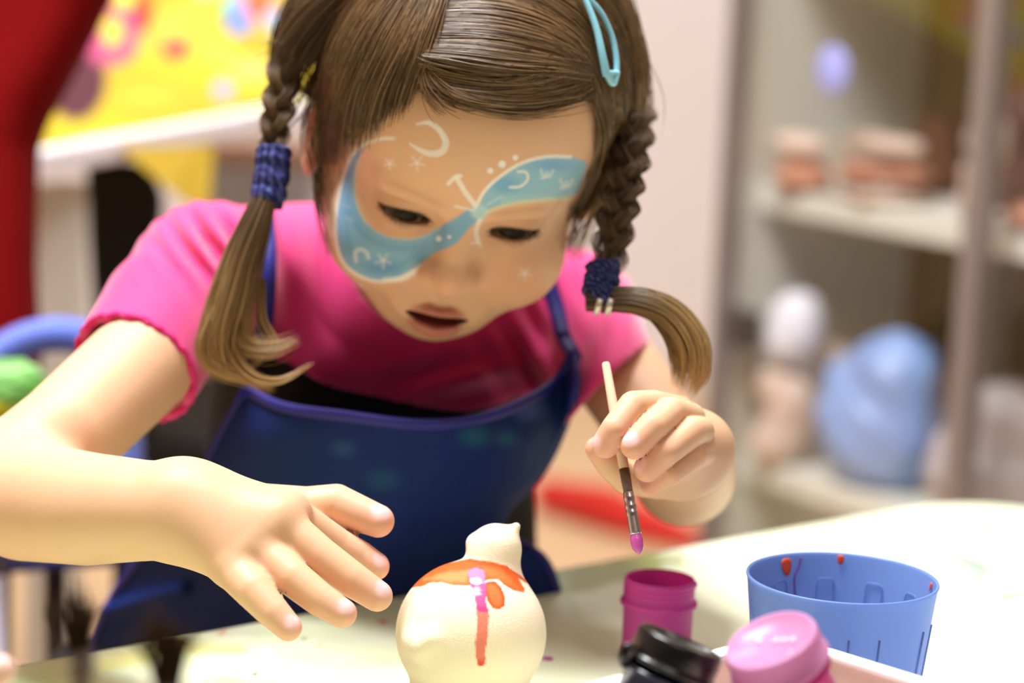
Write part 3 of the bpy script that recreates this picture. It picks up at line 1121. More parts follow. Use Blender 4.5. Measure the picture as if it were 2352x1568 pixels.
# ================================================================== background, left
# red chair back
rc_d = 1.78
sc_m = rc_d / FPX
poly = np.array([(-260, -260), (330, -260), (262, -40), (205, 80), (150, 185), (98, 280), (76, 345), (76, 450), (84, 600), (98, 720), (108, 830), (90, 930), (40, 980), (-260, 980)], float)
po = P(0, 400, rc_d)
l2 = np.stack([(poly[:, 0]) * sc_m, (400 - poly[:, 1]) * sc_m], -1)


def red_f(p):
    q = p - po
    a = np.stack([q @ RIGHT, q @ UP], -1)
    z_ = q @ FWD
    d2 = poly_sd(a, l2) + 0.035
    w = np.stack([np.maximum(d2, -0.02), np.abs(z_ - 0.03 * np.sin(a[:, 1] * 6)) - 0.012], -1)
    return np.minimum(np.maximum(w[:, 0], w[:, 1]), 0) + np.linalg.norm(np.maximum(w, 0), axis=1) - 0.034 + 0.0025 * vnoise(p, 25, 4)


V, F = mesh_field(red_f, po - [0.2, 0.16, 0.33], po + [0.2, 0.16, 0.33], 0.005)
red = empty('red_chair', (po[0] - 0.05, po[1], 0), 'red fabric chair back cropped by the left edge of the picture', 'chair')
m_red = mat('red_fabric', (112, 5, 7), 0.9, spec=0.1, noise=0.05, noise_scale=12)
child_local(make_obj('backrest', V, F, m_red), red)
child_local(box('seat', (0.34, 0.34, 0.08), (po[0] - 0.30, po[1] + 0.12, 0.42), m_red, None, None, 0.02), red)
for sx in (-0.42, -0.17):
    for sy in (0.0, 0.26):
        child_local(tube('leg', [(po[0] + sx, po[1] + sy, 0), (po[0] + sx, po[1] + sy, 0.385)], 0.012, m_leg), red)

# sloping board with a printed yellow cloth
A0, B0 = P(40, 356, 2.02), P(760, 224, 2.34)
A1, B1 = P(-40, -190, 2.36), P(760, -300, 2.74)
nu, nv = 150, 90
gu, gv = np.meshgrid(np.linspace(0, 1, nu), np.linspace(0, 1, nv), indexing='ij')
gu, gv = gu.ravel()[:, None], gv.ravel()[:, None]
V = (A0 * (1 - gu) + B0 * gu) * (1 - gv) + (A1 * (1 - gu) + B1 * gu) * gv
V[:, 2] += 0.002 * vnoise(V, 30, 8)
idx = np.arange(nu * nv).reshape(nu, nv)
F = np.stack([idx[:-1, :-1], idx[1:, :-1], idx[1:, 1:], idx[:-1, 1:]], -1).reshape(-1, 4)
X = to_px(V)[:, :2]
n_ = vnoise(V, 25, 11)
C = np.tile(s2l((180, 154, 2)), (len(V), 1))
paint(C, np.clip(n_ * 0.8, 0, 1), (164, 134, 10), 0.6)
paint(C, np.clip(-n_ * 0.8, 0, 1), (196, 184, 4), 0.8)
def spot(x, y, rx, ry, col, s=1.0, soft=6, rot=0):
    c_, s_ = math.cos(rot), math.sin(rot)
    dx, dy = X[:, 0] - x, X[:, 1] - y
    a, b = (dx * c_ + dy * s_) / rx, (-dx * s_ + dy * c_) / ry
    paint(C, cover((np.hypot(a, b) - 1) * min(rx, ry), soft), col, s)
spot(178, 190, 66, 88, (72, 4, 28), rot=0.15)
spot(255, 75, 72, 76, (176, 62, 108))
spot(258, 72, 22, 34, (214, 196, 40))
spot(285, -5, 26, 20, (238, 214, 40))
spot(330, 25, 20, 62, (190, 30, 8), rot=-0.1)
spot(402, 104, 34, 34, (180, 8, 56))
spot(390, 60, 40, 40, (182, 176, 60), 0.8)
spot(335, 95, 24, 26, (150, 160, 60), 0.8)
spot(455, 45, 60, 50, (192, 188, 50), 0.8)
spot(505, 5, 26, 22, (170, 226, 50))
spot(520, 34, 28, 14, (70, 80, 30), 0.8)
spot(550, 48, 30, 30, (96, 124, 200))
spot(545, 10, 26, 24, (120, 150, 200))
spot(595, 8, 32, 34, (236, 80, 30))
spot(632, 45, 24, 28, (130, 168, 206))
spot(512, 206, 22, 20, (150, 144, 190), soft=8)
spot(500, 120, 46, 28, (208, 204, 70), 0.7, 14)
spot(580, 160, 46, 26, (206, 200, 110), 0.7, 14)
spot(340, 220, 60, 16, (214, 180, 50), 0.7, 12)
spot(470, -40, 30, 30, (224, 130, 150))
board = empty('display_board', tuple(((A0 + B0) / 2 + (A1 + B1) / 2) / 2 * [1, 1, 0]), 'sloping display stand under a printed yellow cloth with white front rail', 'display stand')
cl = child_local(make_obj('printed_cloth', V, F, mat('printed_cloth', rough=0.7, attr='Col'), colors=C), board)
so = cl.modifiers.new('solid', 'SOLIDIFY')
so.thickness = 0.004
so.offset = -1
fl = [P(255, 322, 2.10), P(385, 432, 2.10), P(478, 500, 2.12), P(494, 290, 2.22)]
v = [tuple(q) for q in fl] + [tuple(q + np.array([0, 0.003, 0])) for q in fl]
tag(child_local(make_obj('cloth_corner', v, [(0, 1, 2, 3), (7, 6, 5, 4), (0, 4, 5, 1), (1, 5, 6, 2), (2, 6, 7, 3), (3, 7, 4, 0)], mat('mustard_cloth', (160, 130, 8), 0.75, noise=0.05), smooth=False), board), 'hanging mustard corner of the cloth')
m_whiterail = mat('white_rail', (246, 240, 250), 0.5)
dirr = (B0 - A0) / np.linalg.norm(B0 - A0)
M = axis_matrix((A0 + B0) / 2 + [0, 0, -0.009], np.cross(dirr, [0, 0, 1.0]), dirr)
child_local(box('front_rail', (np.linalg.norm(B0 - A0) + 0.02, 0.022, 0.02), (0, 0, 0), m_whiterail, None, M, 0.003), board)
# white end panel and back props that carry it
pan = [P(72, 372, 2.06), P(196, 356, 2.10)]
M = axis_matrix([(pan[0][0] + pan[1][0]) / 2, (pan[0][1] + pan[1][1]) / 2, pan[0][2] / 2 - 0.01], [0, 0, 1.0], pan[1] - pan[0])
child_local(box('end_panel', (0.046, 0.02, pan[0][2] - 0.02), (0, 0, 0), mat('end_panel_grey', (206, 200, 192), 0.6), None, M), board)
for q in (A1, B1, B0):
    child_local(box('prop', (0.03, 0.03, q[2] - 0.01), (q[0], q[1] + 0.03, (q[2] - 0.01) / 2), m_whiterail), board)

# black chair under the board
bq = P(285, 560, 2.2)
bch = empty('black_chair', (bq[0], bq[1] + 0.1, 0), 'black chair back standing below the yellow cloth corner', 'chair')
m_blk = mat('black_vinyl', (8, 7, 7), 0.6)
bb = []
l3 = np.array([(-88, 200), (60, 185), (92, 110), (84, -40), (70, -220), (-66, -230), (-80, 0)]) * 2.2 / FPX


def blk_f(p):
    q = p - bq
    d2 = poly_sd(np.stack([q @ RIGHT, q @ UP], -1), l3) + 0.012
    w = np.stack([d2, np.abs(q @ FWD) - 0.004], -1)
    return np.minimum(w.max(1), 0) + np.linalg.norm(np.maximum(w, 0), axis=1) - 0.012


V, F = mesh_field(blk_f, bq - [0.06, 0.06, 0.12], bq + [0.06, 0.06, 0.12], 0.004)
child_local(make_obj('backrest', V, F, m_blk), bch)
child_local(box('seat', (0.3, 0.3, 0.04), (bq[0], bq[1] + 0.16, 0.42), m_blk, None, None, 0.012), bch)
for sx in (-0.12, 0.12):
    for sy in (0.03, 0.29):
        child_local(tube('leg', [(bq[0] + sx, bq[1] + sy, 0), (bq[0] + sx, bq[1] + sy, 0.405)], 0.011, m_blk), bch)
for sx in (-0.02, 0.02):
    child_local(tube('back_post', [(bq[0] + sx, bq[1] + 0.02, 0.40), (bq[0] + sx, bq[1] + 0.008, bq[2] - 0.05)], 0.008, m_blk), bch)

# storage box under the far end of the board
sb = P(560, 380, 2.75)
bx = empty('storage_box', (sb[0], sb[1], 0), 'pale blue storage tub on a beige crate under the yellow cloth', 'box')
child_local(box('tub', (0.16, 0.12, 0.11), (sb[0] + 0.03, sb[1], sb[2] - 0.045), mat('pale_blue_tub', (196, 202, 226), 0.5), None, None, 0.01), bx)
child_local(box('lid', (0.16, 0.13, 0.02), (sb[0] + 0.03, sb[1], sb[2] + 0.02), mat('pinkish_lid', (214, 180, 166), 0.5), None, None, 0.006), bx)
child_local(box('crate', (0.22, 0.16, sb[2] - 0.10), (sb[0] + 0.02, sb[1], (sb[2] - 0.10) / 2), mat('beige_crate', (205, 190, 172), 0.7), None, None, 0.006), bx)

# child's chair with ribbed blue back tube, left
m_blue = mat('periwinkle_plastic', (112, 132, 220), 0.35)
m_navy = mat('navy_seat', (34, 40, 120), 0.5)
m_dleg = mat('dark_chair_leg', (92, 80, 74), 0.5, metal=0.2)
s0 = P(160, 1292, 1.62)
bc = empty('blue_chair', (s0[0], s0[1], 0), 'blue child\'s chair with ribbed tube back at the left', 'chair')
path = catmull([P(-130, 1180, 1.66), P(-95, 960, 1.66), P(-40, 850, 1.66), P(40, 790, 1.66), P(130, 768, 1.66), P(210, 785, 1.66), P(265, 850, 1.66), P(286, 960, 1.66), P(292, 1180, 1.66)], 320)
rad = 0.0118 + 0.0011 * np.sin(np.arange(320) * 1.25)
child_local(tube('back_tube', path, rad, m_blue, None, 16), bc)
sv = [P(8, 1302, 1.50), P(316, 1284, 1.58), P(330, 1262, 1.78), P(-30, 1274, 1.74)]
zz = s0[2] + 0.004
sv = [np.array([q[0], q[1], zz]) for q in (P(14, 1300, 1.60), P(322, 1290, 1.64), P(350, 1290, 1.80), P(-40, 1300, 1.78))]
vv = [tuple(q) for q in sv] + [tuple(q - [0, 0, 0.009]) for q in sv]
sq = make_obj('seat', vv, [(3, 2, 1, 0), (4, 5, 6, 7), (0, 1, 5, 4), (1, 2, 6, 5), (2, 3, 7, 6), (3, 0, 4, 7)], m_navy, smooth=False)
bevel(sq, 0.004)
child_local(sq, bc)
for k, (q, r_) in enumerate(((P(125, 1330, 1.66), 0.0072), (sv[2] - [0.02, 0.02, 0], 0.006), (sv[3] + [0.02, -0.02, 0], 0.006), (sv[1] - [0.012, -0.03, 0], 0.006))):
    child_local(tube('leg', [(q[0] + (0.012 if k == 0 else 0), q[1], 0), (q[0], q[1], zz - 0.012)], r_, m_dleg), bc)
# green and yellow bag hung on that chair
gb = P(20, 905, 1.58)
gf = Field()
gf.add(lambda p: ell(p, P(20, 900, 1.58), (0.026, 0.03, 0.022)), P(20, 900, 1.58), 0.03, 0.01)
gf.add(lambda p: ell(p, P(-10, 945, 1.58), (0.03, 0.03, 0.022)), P(-10, 945, 1.58), 0.03, 0.01)
V, F = mesh_field(lambda p: gf(p) + 0.0012 * np.sin((p @ UP - 0.3 * (p @ RIGHT)) * 900), gb - 0.07, gb + 0.07, 0.0025)
X = to_px(V)[:, :2]
C = np.tile(s2l((104, 168, 70)), (len(V), 1))
st_ = np.sin((X[:, 1] - 0.35 * X[:, 0]) * 0.16)
paint(C, np.clip(st_, 0, 1), (50, 104, 44), 0.8)
paint(C, cover(np.abs(X[:, 1] - 845) - 10, 8), (150, 205, 130), 0.8)
paint(C, cover(925 - X[:, 1] + 0.2 * X[:, 0], 10), (190, 190, 20))
o = make_obj('striped_bag', V - gb, F, mat('striped_bag', rough=0.6, attr='Col'), colors=C)
o.location = tuple(gb)
tag(o, 'green and yellow striped bag against the blue tube chair back', 'bag')
# pale front leg of the blue chair
q = P(1, 1300, 1.605)
tag(child_local(tube('leg', [(q[0], q[1], 0), (q[0], q[1], zz - 0.012)], 0.0042, mat('pale_lilac_metal', (226, 222, 240), 0.4)), bc), 'pale lilac front leg')
# ================================================================== the girl
def rp(px, d):
    return px * d / FPX


# ---- head frame (millimetres: r to her left, u to the crown, f out of the face)
_p, _y, _a = math.radians(40), math.radians(11.5), math.radians(16.5)
R0 = np.array([math.cos(_y), math.sin(_y) * math.sin(_p), -math.sin(_y) * math.cos(_p)])
U0 = np.array([0, math.cos(_p), math.sin(_p)])
F0 = np.array([math.sin(_y), -math.cos(_y) * math.sin(_p), math.cos(_y) * math.cos(_p)])


def _roll(v):
    x, y, z = v
    x, y = x * math.cos(_a) + y * math.sin(_a), -x * math.sin(_a) + y * math.cos(_a)
    return x * RIGHT + y * UP - z * FWD


HB = np.stack([_roll(R0), _roll(U0), _roll(F0)])          # rows: head axes in world
H0 = P(1058, 498, 1.19) - (np.array([0, -12, 66]) / 1000.0) @ HB


def hw(q):
    return H0 + (np.asarray(q, float) / 1000.0) @ HB


def to_head(p):
    return (p - H0) @ HB.T * 1000.0


EYE_C = np.array([27.0, -13.0, 57.0])
EYE_R = 12.6


def head_mm(q):
    q = np.stack([np.abs(q[:, 0]), q[:, 1], q[:, 2]], -1)
    x, u, f = q[:, 0], q[:, 1], q[:, 2]
    d = ell(q, (0, 24, -8), (71, 74, 86))
    d = smin(d, ell(q, (0, 28, 22), (58, 48, 61)), 20)
    d = smin(d, ell(q, (0, -36, 24), (57, 60, 50)), 20)
    d = smin(d, sph(q, (34, -50, 41), 27), 14)
    d = smin(d, cone(q, (46, -56, 8), (15, -83, 46), 16, 16), 14)
    d = smin(d, sph(q, (0, -87, 51), 15.5), 12)
    d = smin(d, cone(q, (55, -12, 4), (50, -52, 10), 13, 13), 14)
    # sockets, brow, lids
    d = smax(d, -ell(q, (27, -11, 81), (17, 11, 12)), 9)
    d = smin(d, cone(q, (12, 3, 74), (38, 3, 62), 4, 4), 10)
    d = smin(d, sph(q, EYE_C, EYE_R + 1.3), 4)
    fold = np.exp(-((u + 4.5 + 0.010 * (x - 27) ** 2) / 1.0) ** 2) * np.exp(-((x - 27) / 13) ** 4) * (f > 40)
    d = d + 0.7 * fold
    # nose
    nose = cone(q, (0, -6, 70.5), (0, -34, 78), 7.0, 8.0)
    nose = smin(nose, sph(q, (0, -38.5, 81.5), 9.0), 4)
    nose = smin(nose, ell(q, (9.8, -41.5, 75.5), (5.8, 6.0, 7.5)), 5)
    d = smin(d, nose, 7)
    d = smax(d, -ell(q, (5.6, -47.4, 79), (2.6, 3.2, 3.6)), 1.5)
    # mouth
    d = smin(d, ell(q, (0, -67, 66), (25, 18, 11)), 8)
    up = chain(q, [(0, -65.5, 77.2), (5, -64.5, 77.2), (12, -67, 73.5), (19.5, -71, 66.5)], [2.5, 2.8, 2.2, 1.1])
    lo = chain(q, [(0, -77.5, 75.2), (8, -76.8, 73.5), (18.5, -72, 67)], [5.4, 4.8, 1.5])
    d = smin(d, up, 2.5)
    d = smin(d, lo, 2.5)
    d = d + 0.8 * np.exp(-(x / 2.2) ** 2) * np.exp(-((u + 57) / 5) ** 2) * (f > 50)
    d = smax(d, -ell(q, (0, -70.8, 78), (16.5, 3.3, 12)), 1.2)
    # ears
    ear = ell(q, (73, -30, -6), (5.5, 25, 15))
    ear = smax(ear, -ell(q, (79, -28, -2), (5, 17, 9)), 3)
    d = smin(d, ear, 5)
    # eye openings, down to the eyeball
    s = (x - EYE_C[0]) / 13.0
    reg = np.maximum(np.maximum(u - (-10.6 - 3.9 * s * s), (-18.8 + 3.0 * s * s) - u), 50 - f)
    reg = np.maximum(reg, np.linalg.norm(q - EYE_C, axis=1) - EYE_R - 5)
    reg = np.maximum(reg, -(np.linalg.norm(q - EYE_C, axis=1) - EYE_R + 0.4))
    d = smax(d, -reg, 0.5)
    return d


def head_sd(p):
    return head_mm(to_head(p)) / 1000.0


# ---- skeleton points
PV = np.array([-0.084, 1.44, 0.445])
CH1, CH2, NK = P(850, 1000, 1.40), P(890, 780, 1.375), P(905, 610, 1.355)
SL, SR = P(478, 636, 1.305), P(1312, 735, 1.375)
ELL, WRL = P(0, 1125, 1.165), P(425, 1172, 1.095)
ELR, WRR = P(1572, 1092, 1.275), P(1590, 1030, 1.165)
XS = np.array([0.036, 0.004, 0])


def torso_items(f, g):
    for s in (-1, 1):
        f.add_chain([PV + XS * s * 1.1, CH1 + XS * s, CH2 + XS * s * 1.1, NK + XS * s * 0.8 + [0, 0, -0.03]], [0.070 + g, 0.055 + g, 0.054 + g, 0.04 + g], 0.03)
    f.add_chain([SL, NK + [-0.05, 0, 0.0], NK + [0.03, 0, 0], SR], [0.031 + g, 0.027 + g, 0.027 + g, 0.031 + g], 0.025)


HAND_L = dict(
    palm=[([(425, 1172, 1.095), (640, 1190, 1.085)], [84, 60]), ([(425, 1172, 1.095), (585, 1245, 1.08)], [84, 56]),
          ([(425, 1180, 1.095), (530, 1295, 1.075)], [84, 50]), ([(425, 1165, 1.098), (672, 1172, 1.10)], [78, 40])],
    fingers=[([(610, 1150, 1.12), (705, 1165, 1.125), (772, 1158, 1.125), (868, 1196, 1.12)], [40, 48, 47, 38]),       # thumb
             ([(668, 1182, 1.105), (775, 1252, 1.115), (826, 1278, 1.118), (862, 1300, 1.118)], [46, 40, 37, 33]),    # index
             ([(640, 1200, 1.085), (735, 1276, 1.080), (808, 1330, 1.078), (866, 1368, 1.078)], [50, 44, 41, 36]),    # middle
             ([(590, 1255, 1.080), (672, 1326, 1.068), (735, 1376, 1.064), (786, 1408, 1.062)], [50, 43, 39, 34]),    # ring
             ([(532, 1300, 1.075), (580, 1354, 1.062), (628, 1406, 1.056), (662, 1440, 1.054)], [50, 44, 38, 32])])   # little
HAND_R = dict(
    palm=[([(1592, 1035, 1.165), (1535, 985, 1.135)], [66, 62]), ([(1592, 1035, 1.165), (1560, 1045, 1.135)], [66, 52]),
          ([(1560, 1090, 1.16), (1500, 1100, 1.14)], [50, 40]), ([(1592, 1040, 1.165), (1440, 1080, 1.15)], [50, 40])],
    fingers=[([(1510, 1110, 1.15), (1440, 1100, 1.138), (1400, 1065, 1.132), (1372, 1030, 1.125)], [36, 36, 33, 28]),   # thumb
             ([(1560, 945, 1.145), (1500, 932, 1.128), (1456, 934, 1.117), (1414, 985, 1.110), (1391, 1020, 1.113)], [36, 37, 37, 34, 32]),   # index
             ([(1585, 960, 1.142), (1540, 948, 1.122), (1500, 980, 1.109), (1457, 1022, 1.106)], [36, 37, 35, 33]),      # middle
             ([(1605, 990, 1.140), (1586, 992, 1.121), (1530, 1036, 1.110), (1486, 1076, 1.112)], [36, 36, 34, 31]),     # ring
             ([(1612, 1040, 1.140), (1594, 1044, 1.126), (1540, 1086, 1.117), (1494, 1110, 1.120)], [32, 32, 29, 26])])   # little


def hand_items(f, H, kf):
    for pts, rad in H['palm']:
        f.add_chain([P(*q) for q in pts], [rp(r, q[2]) for r, q in zip(rad, pts)], 0.014)
    for pts, rad in H['fingers']:
        f.add_chain([P(*q) for q in pts], [rp(r, q[2]) for r, q in zip(rad, pts)], kf)


bf = Field()
torso_items(bf, -0.005)
bf.add_chain([SL, P(330, 830, 1.235), P(150, 1000, 1.185), ELL], [0.032, 0.0275, 0.0265, 0.0275], 0.012)
bf.add_chain([ELL, P(60, 1150, 1.150), P(200, 1168, 1.125), P(330, 1172, 1.105), WRL], [0.0275, rp(138, 1.15), rp(130, 1.125), rp(116, 1.105), rp(100, 1.095)], 0.010)
bf.add_chain([SR, P(1420, 860, 1.335), P(1520, 1000, 1.295), ELR], [0.030, 0.0255, 0.024, 0.0248], 0.012)
bf.add_chain([ELR, P(1578, 1080, 1.24), P(1585, 1055, 1.2), WRR], [0.0248, 0.0248, 0.0215, 0.0165], 0.008)
bf.add_chain([NK + [0.0, 0.01, -0.02], (NK + hw((0, -55, -26))) / 2, hw((0, -48, -24))], [0.045, 0.038, 0.039], 0.016)
bf.add(lambda p: head_sd(p), hw((0, 0, 0)), 0.125, 0.012)
KNEE_L, KNEE_R = np.array([-0.235, 1.40, 0.44]), np.array([-0.03, 1.22, 0.44])
for s, kn in ((-1, KNEE_L), (1, KNEE_R)):
    hip = PV + XS * s * 1.4 + [0, 0, -0.02]
    an = kn + np.array([0, 0.02, -0.36])
    bf.add_chain([hip, kn, an], [0.055, 0.042, 0.028], 0.02)
    bf.add_chain([an, an + np.array([0.0, -0.09, -0.045])], [0.026, 0.018], 0.015)
# hands last so that the fingers keep their own edges
hand_items(bf, HAND_L, 0.0032)
hand_items(bf, HAND_R, 0.0004)
LO, HI = np.array([-0.345, 1.00, 0.0]), np.array([0.16, 1.58, 1.06])
V, F = mesh_field(bf, LO, HI, 0.0026)
fc = V[F].mean(1)
hq = to_head(fc)
handm = (np.linalg.norm(fc - P(640, 1270, 1.08), axis=1) < 0.085) | (np.linalg.norm(fc - P(1480, 1030, 1.12), axis=1) < 0.055)
headm = (hq[:, 2] > -25) & (hq[:, 1] > -105) & (hq[:, 1] < 75)
V, F = refine(V, F, handm | headm)
hv_ = to_head(V)
pm = (np.linalg.norm(hv_ - [0, -10, 30], axis=1) < 125) | (np.linalg.norm(V - P(640, 1270, 1.08), axis=1) < 0.1) | (np.linalg.norm(V - P(1480, 1030, 1.12), axis=1) < 0.07)
V[pm] = project(bf, V[pm], 1)
fc = np.array([V[list(f)].mean(0) for f in F])
hq = to_head(fc)
facem = (hq[:, 2] > 12) & (hq[:, 1] > -92) & (hq[:, 1] < 58) & (fc[:, 1] < hw((0, 0, 0))[1] + 0.05) & (np.abs(hq[:, 0]) < 64)
facem |= (np.linalg.norm(fc - P(1480, 1030, 1.12), axis=1) < 0.045)
facem &= np.array([len(f) == 4 for f in F])
V, F = refine(V, F, facem)
hv_ = to_head(V)
pm = (hv_[:, 2] > 8) & (np.abs(hv_[:, 1] + 17) < 80) & (np.abs(hv_[:, 0]) < 70) | (np.linalg.norm(V - P(1480, 1030, 1.12), axis=1) < 0.06)
V[pm] = project(bf, V[pm], 2, 2e-4)

# ---- skin colour: a plain complexion, lips, nails, then the painted butterfly
X = to_px(V)[:, :2]
Q = to_head(V)
C = np.tile(s2l((227, 184, 150)), (len(V), 1))
inhead = np.linalg.norm(Q, axis=1) < 135
n_ = vnoise(V, 60, 21)
paint(C, np.clip(0.5 + 0.5 * n_, 0, 1), (222, 174, 134), 0.35)
aq = np.stack([np.abs(Q[:, 0]), Q[:, 1], Q[:, 2]], -1)
fr = (Q[:, 2] > 40) & inhead
paint(C, np.exp(-(np.linalg.norm(aq - [34, -42, 64], axis=1) / 17) ** 2) * fr, (236, 160, 132), 0.45)
paint(C, np.exp(-(np.linalg.norm(aq - [0, -41, 88], axis=1) / 10) ** 2) * fr, (226, 160, 128), 0.4)
s_ = (aq[:, 0] - 27) / 14
lidm = np.exp(-((aq[:, 1] + 15) / 8.0) ** 2) * np.exp(-s_ ** 4) * fr
paint(C, lidm, (186, 128, 100), 0.55)
sl = (aq[:, 0] - 27) / 13.0
margin = cover(np.abs(aq[:, 1] - (-10.2 - 3.9 * sl * sl)) - 0.7, 0.6) * cover(np.abs(sl) - 1.05, 0.08) * fr
paint(C, margin, (60, 40, 30), 0.85)
margin = cover(np.abs(aq[:, 1] - (-19.3 + 3.0 * sl * sl)) - 0.5, 0.8) * cover(np.abs(sl) - 1.0, 0.08) * fr
paint(C, margin, (110, 72, 54), 0.6)
brow = cover(np.abs(aq[:, 1] - 6 + 0.008 * (aq[:, 0] - 24) ** 2) - 1.2, 2.2) * cover(np.abs(aq[:, 0] - 26) - 14, 4) * fr
paint(C, brow, (168, 120, 80), 0.35)
upc = chain(aq, [(0, -65.5, 77.2), (5, -64.5, 77.2), (12, -67, 73.5), (19.5, -71, 66.5)], [2.5, 2.8, 2.2, 1.1])
loc = chain(aq, [(0, -77.5, 75.2), (8, -76.8, 73.5), (18.5, -72, 67)], [5.4, 4.8, 1.5])
paint(C, cover(np.minimum(upc, loc) - 0.4, 0.8) * fr, (168, 74, 76), 0.95)
paint(C, cover(ell(aq, (0, -71.0, 76), (16.6, 3.2, 10)) - 0.1, 0.5) * fr * (aq[:, 2] < 76.5), (84, 30, 32), 0.95)
paint(C, cover(ell(aq, (5.6, -47.4, 79), (2.8, 3.4, 3.8)), 0.5) * fr, (120, 66, 52), 0.8)
# knuckles and nails
for H in (HAND_L, HAND_R):
    for pts, rad in H['fingers']:
        tip, prev = P(*pts[-1]), P(*pts[-2])
        r = rp(rad[-1], pts[-1][2])
        paint(C, np.exp(-(np.linalg.norm(V - tip, axis=1) / (r * 1.6)) ** 2), (236, 160, 150), 0.5)
        ax = (tip - prev) / np.linalg.norm(tip - prev)
        upv = UP * 0.75 - FWD * 0.6
        upv = upv - (upv @ ax) * ax
        upv /= np.linalg.norm(upv)
        nc = tip + upv * r * 0.92 + ax * r * 0.1
        paint(C, cover((np.linalg.norm((V - nc) * 1, axis=1) - r * 0.62), r * 0.12), (246, 200, 204), 0.75)
        paint(C, np.exp(-(np.linalg.norm(V - P(*pts[1]), axis=1) / 0.006) ** 2), (234, 170, 150), 0.3)
paint(C, np.exp(-(np.linalg.norm(aq - [77, -30, -4], axis=1) / 18) ** 2) * inhead, (222, 138, 112), 0.6)

face = inhead & (Q[:, 2] > 8) & (V @ FWD < (H0 @ FWD) + 0.02)
Call, Xall = C, X
fidx = np.flatnonzero(face)
C, X = Call[fidx].copy(), Xall[fidx]
BL1, BL2, WHT = (112, 168, 212), (140, 196, 224), (244, 242, 238)
fn_ = vnoise(X / 40.0, 1.0, 31)
fn2 = vnoise(X / 12.0, 1.0, 32)


def fpoly(pts, col, s=1.0, soft=2.5, n=120):
    pp = catmull(np.array(pts + [pts[0]], float), n)[:-1]
    sd = poly_sd(X, pp)
    paint(C, cover(sd + 1.5 * fn2, soft), col, s)
    return sd


def stroke(pts, w, col=WHT, s=0.85, soft=2.0, taper=False, n=40):
    pp = catmull(np.array(pts, float), n)
    d, t = seg_dist(X, pp)
    ww = w * (np.sin(np.pi * np.clip(t, 0.06, 0.94)) ** 0.7 if taper else 1.0)
    paint(C, cover(d - ww, soft), col, s)


def fdot(x, y, r, col=WHT, s=0.95):
    paint(C, cover(np.hypot(X[:, 0] - x, X[:, 1] - y) - r, 1.6), col, s)


# left wing: a crescent under and outside her right eye, running up to the bridge of the nose
wing_l = [(838, 332), (815, 348), (795, 390), (782, 440), (774, 500), (778, 560), (795, 605), (830, 632), (870, 643), (915, 636), (955, 612), (1000, 580), (1045, 560), (1082, 520), (1112, 492),
          (1096, 470), (1050, 498), (1010, 522), (965, 545), (915, 548), (870, 535), (838, 508), (820, 470), (814, 420), (822, 370)]
sd = fpoly(wing_l, BL1, 0.93)
sh = np.clip((X[:, 0] - 800) / 300, 0, 1)
paint(C, cover(sd, 2) * np.clip(0.5 + 0.8 * fn_, 0, 1), BL2, 0.6)
paint(C, cover(sd, 2) * cover(X[:, 1] - 420, 40), (124, 150, 196), 0.6)
paint(C, cover(sd, 2) * cover(np.hypot((X[:, 0] - 880) / 2.2, X[:, 1] - 612) - 16, 9), (84, 146, 206), 0.6)
paint(C, cover(np.abs(sd + 22) - 5, 6) * (X[:, 0] < 1000), (92, 140, 190), 0.35)
stroke([(905, 318), (880, 318), (845, 328), (812, 352), (790, 400), (776, 460), (770, 520), (776, 575), (795, 612), (830, 636), (870, 646), (915, 640), (950, 622)], 4.2, s=0.8)
stroke([(880, 640), (915, 641), (945, 628), (965, 608)], 7, s=0.85, taper=True)
stroke([(822, 365), (814, 420), (820, 470), (838, 508)], 3, (206, 216, 190), 0.6)
stroke([(838, 508), (870, 535), (915, 549), (965, 546), (1010, 524)], 3, (196, 214, 210), 0.5)
stroke([(905, 318), (918, 340), (912, 370), (900, 382)], 3, (214, 190, 160), 0.5)
# right wing: an arc above her left eye up to the temple
wing_r = [(1096, 482), (1115, 440), (1150, 405), (1200, 375), (1250, 362), (1300, 360), (1345, 372), (1338, 410), (1322, 445), (1290, 455), (1250, 458), (1200, 462), (1150, 472), (1115, 486)]
sd = fpoly(wing_r, BL2, 0.93)
paint(C, cover(sd, 2) * cover(np.hypot((X[:, 0] - 1270) / 3, X[:, 1] - 380) - 14, 10), (108, 168, 216), 0.7)
paint(C, cover(sd, 2) * cover(np.hypot((X[:, 0] - 1160) / 1.6, X[:, 1] - 425) - 20, 8), (112, 176, 220), 0.7)
paint(C, cover(sd, 2) * cover(450 - X[:, 1], 10) * (X[:, 0] > 1150), (170, 214, 214), 0.6)
stroke([(1090, 482), (1112, 440), (1150, 404), (1200, 374), (1255, 360), (1310, 360)], 4, s=0.85)
stroke([(1115, 488), (1160, 472), (1220, 462), (1300, 456)], 5, (220, 226, 190), 0.6)
stroke([(1172, 430), (1195, 428), (1212, 412), (1208, 396), (1190, 394)], 3, s=0.8)
stroke([(1120, 470), (1150, 452)], 3, (190, 222, 230), 0.6)
for x, y in ((1250, 400), (1295, 422)):
    stroke([(x - 8, y - 10), (x, y + 8), (x + 6, y - 4), (x + 12, y + 6), (x + 20, y - 8)], 2.6, s=0.55, soft=3)
    stroke([(x - 8, y + 10), (x + 10, y + 4)], 2.0, s=0.5)
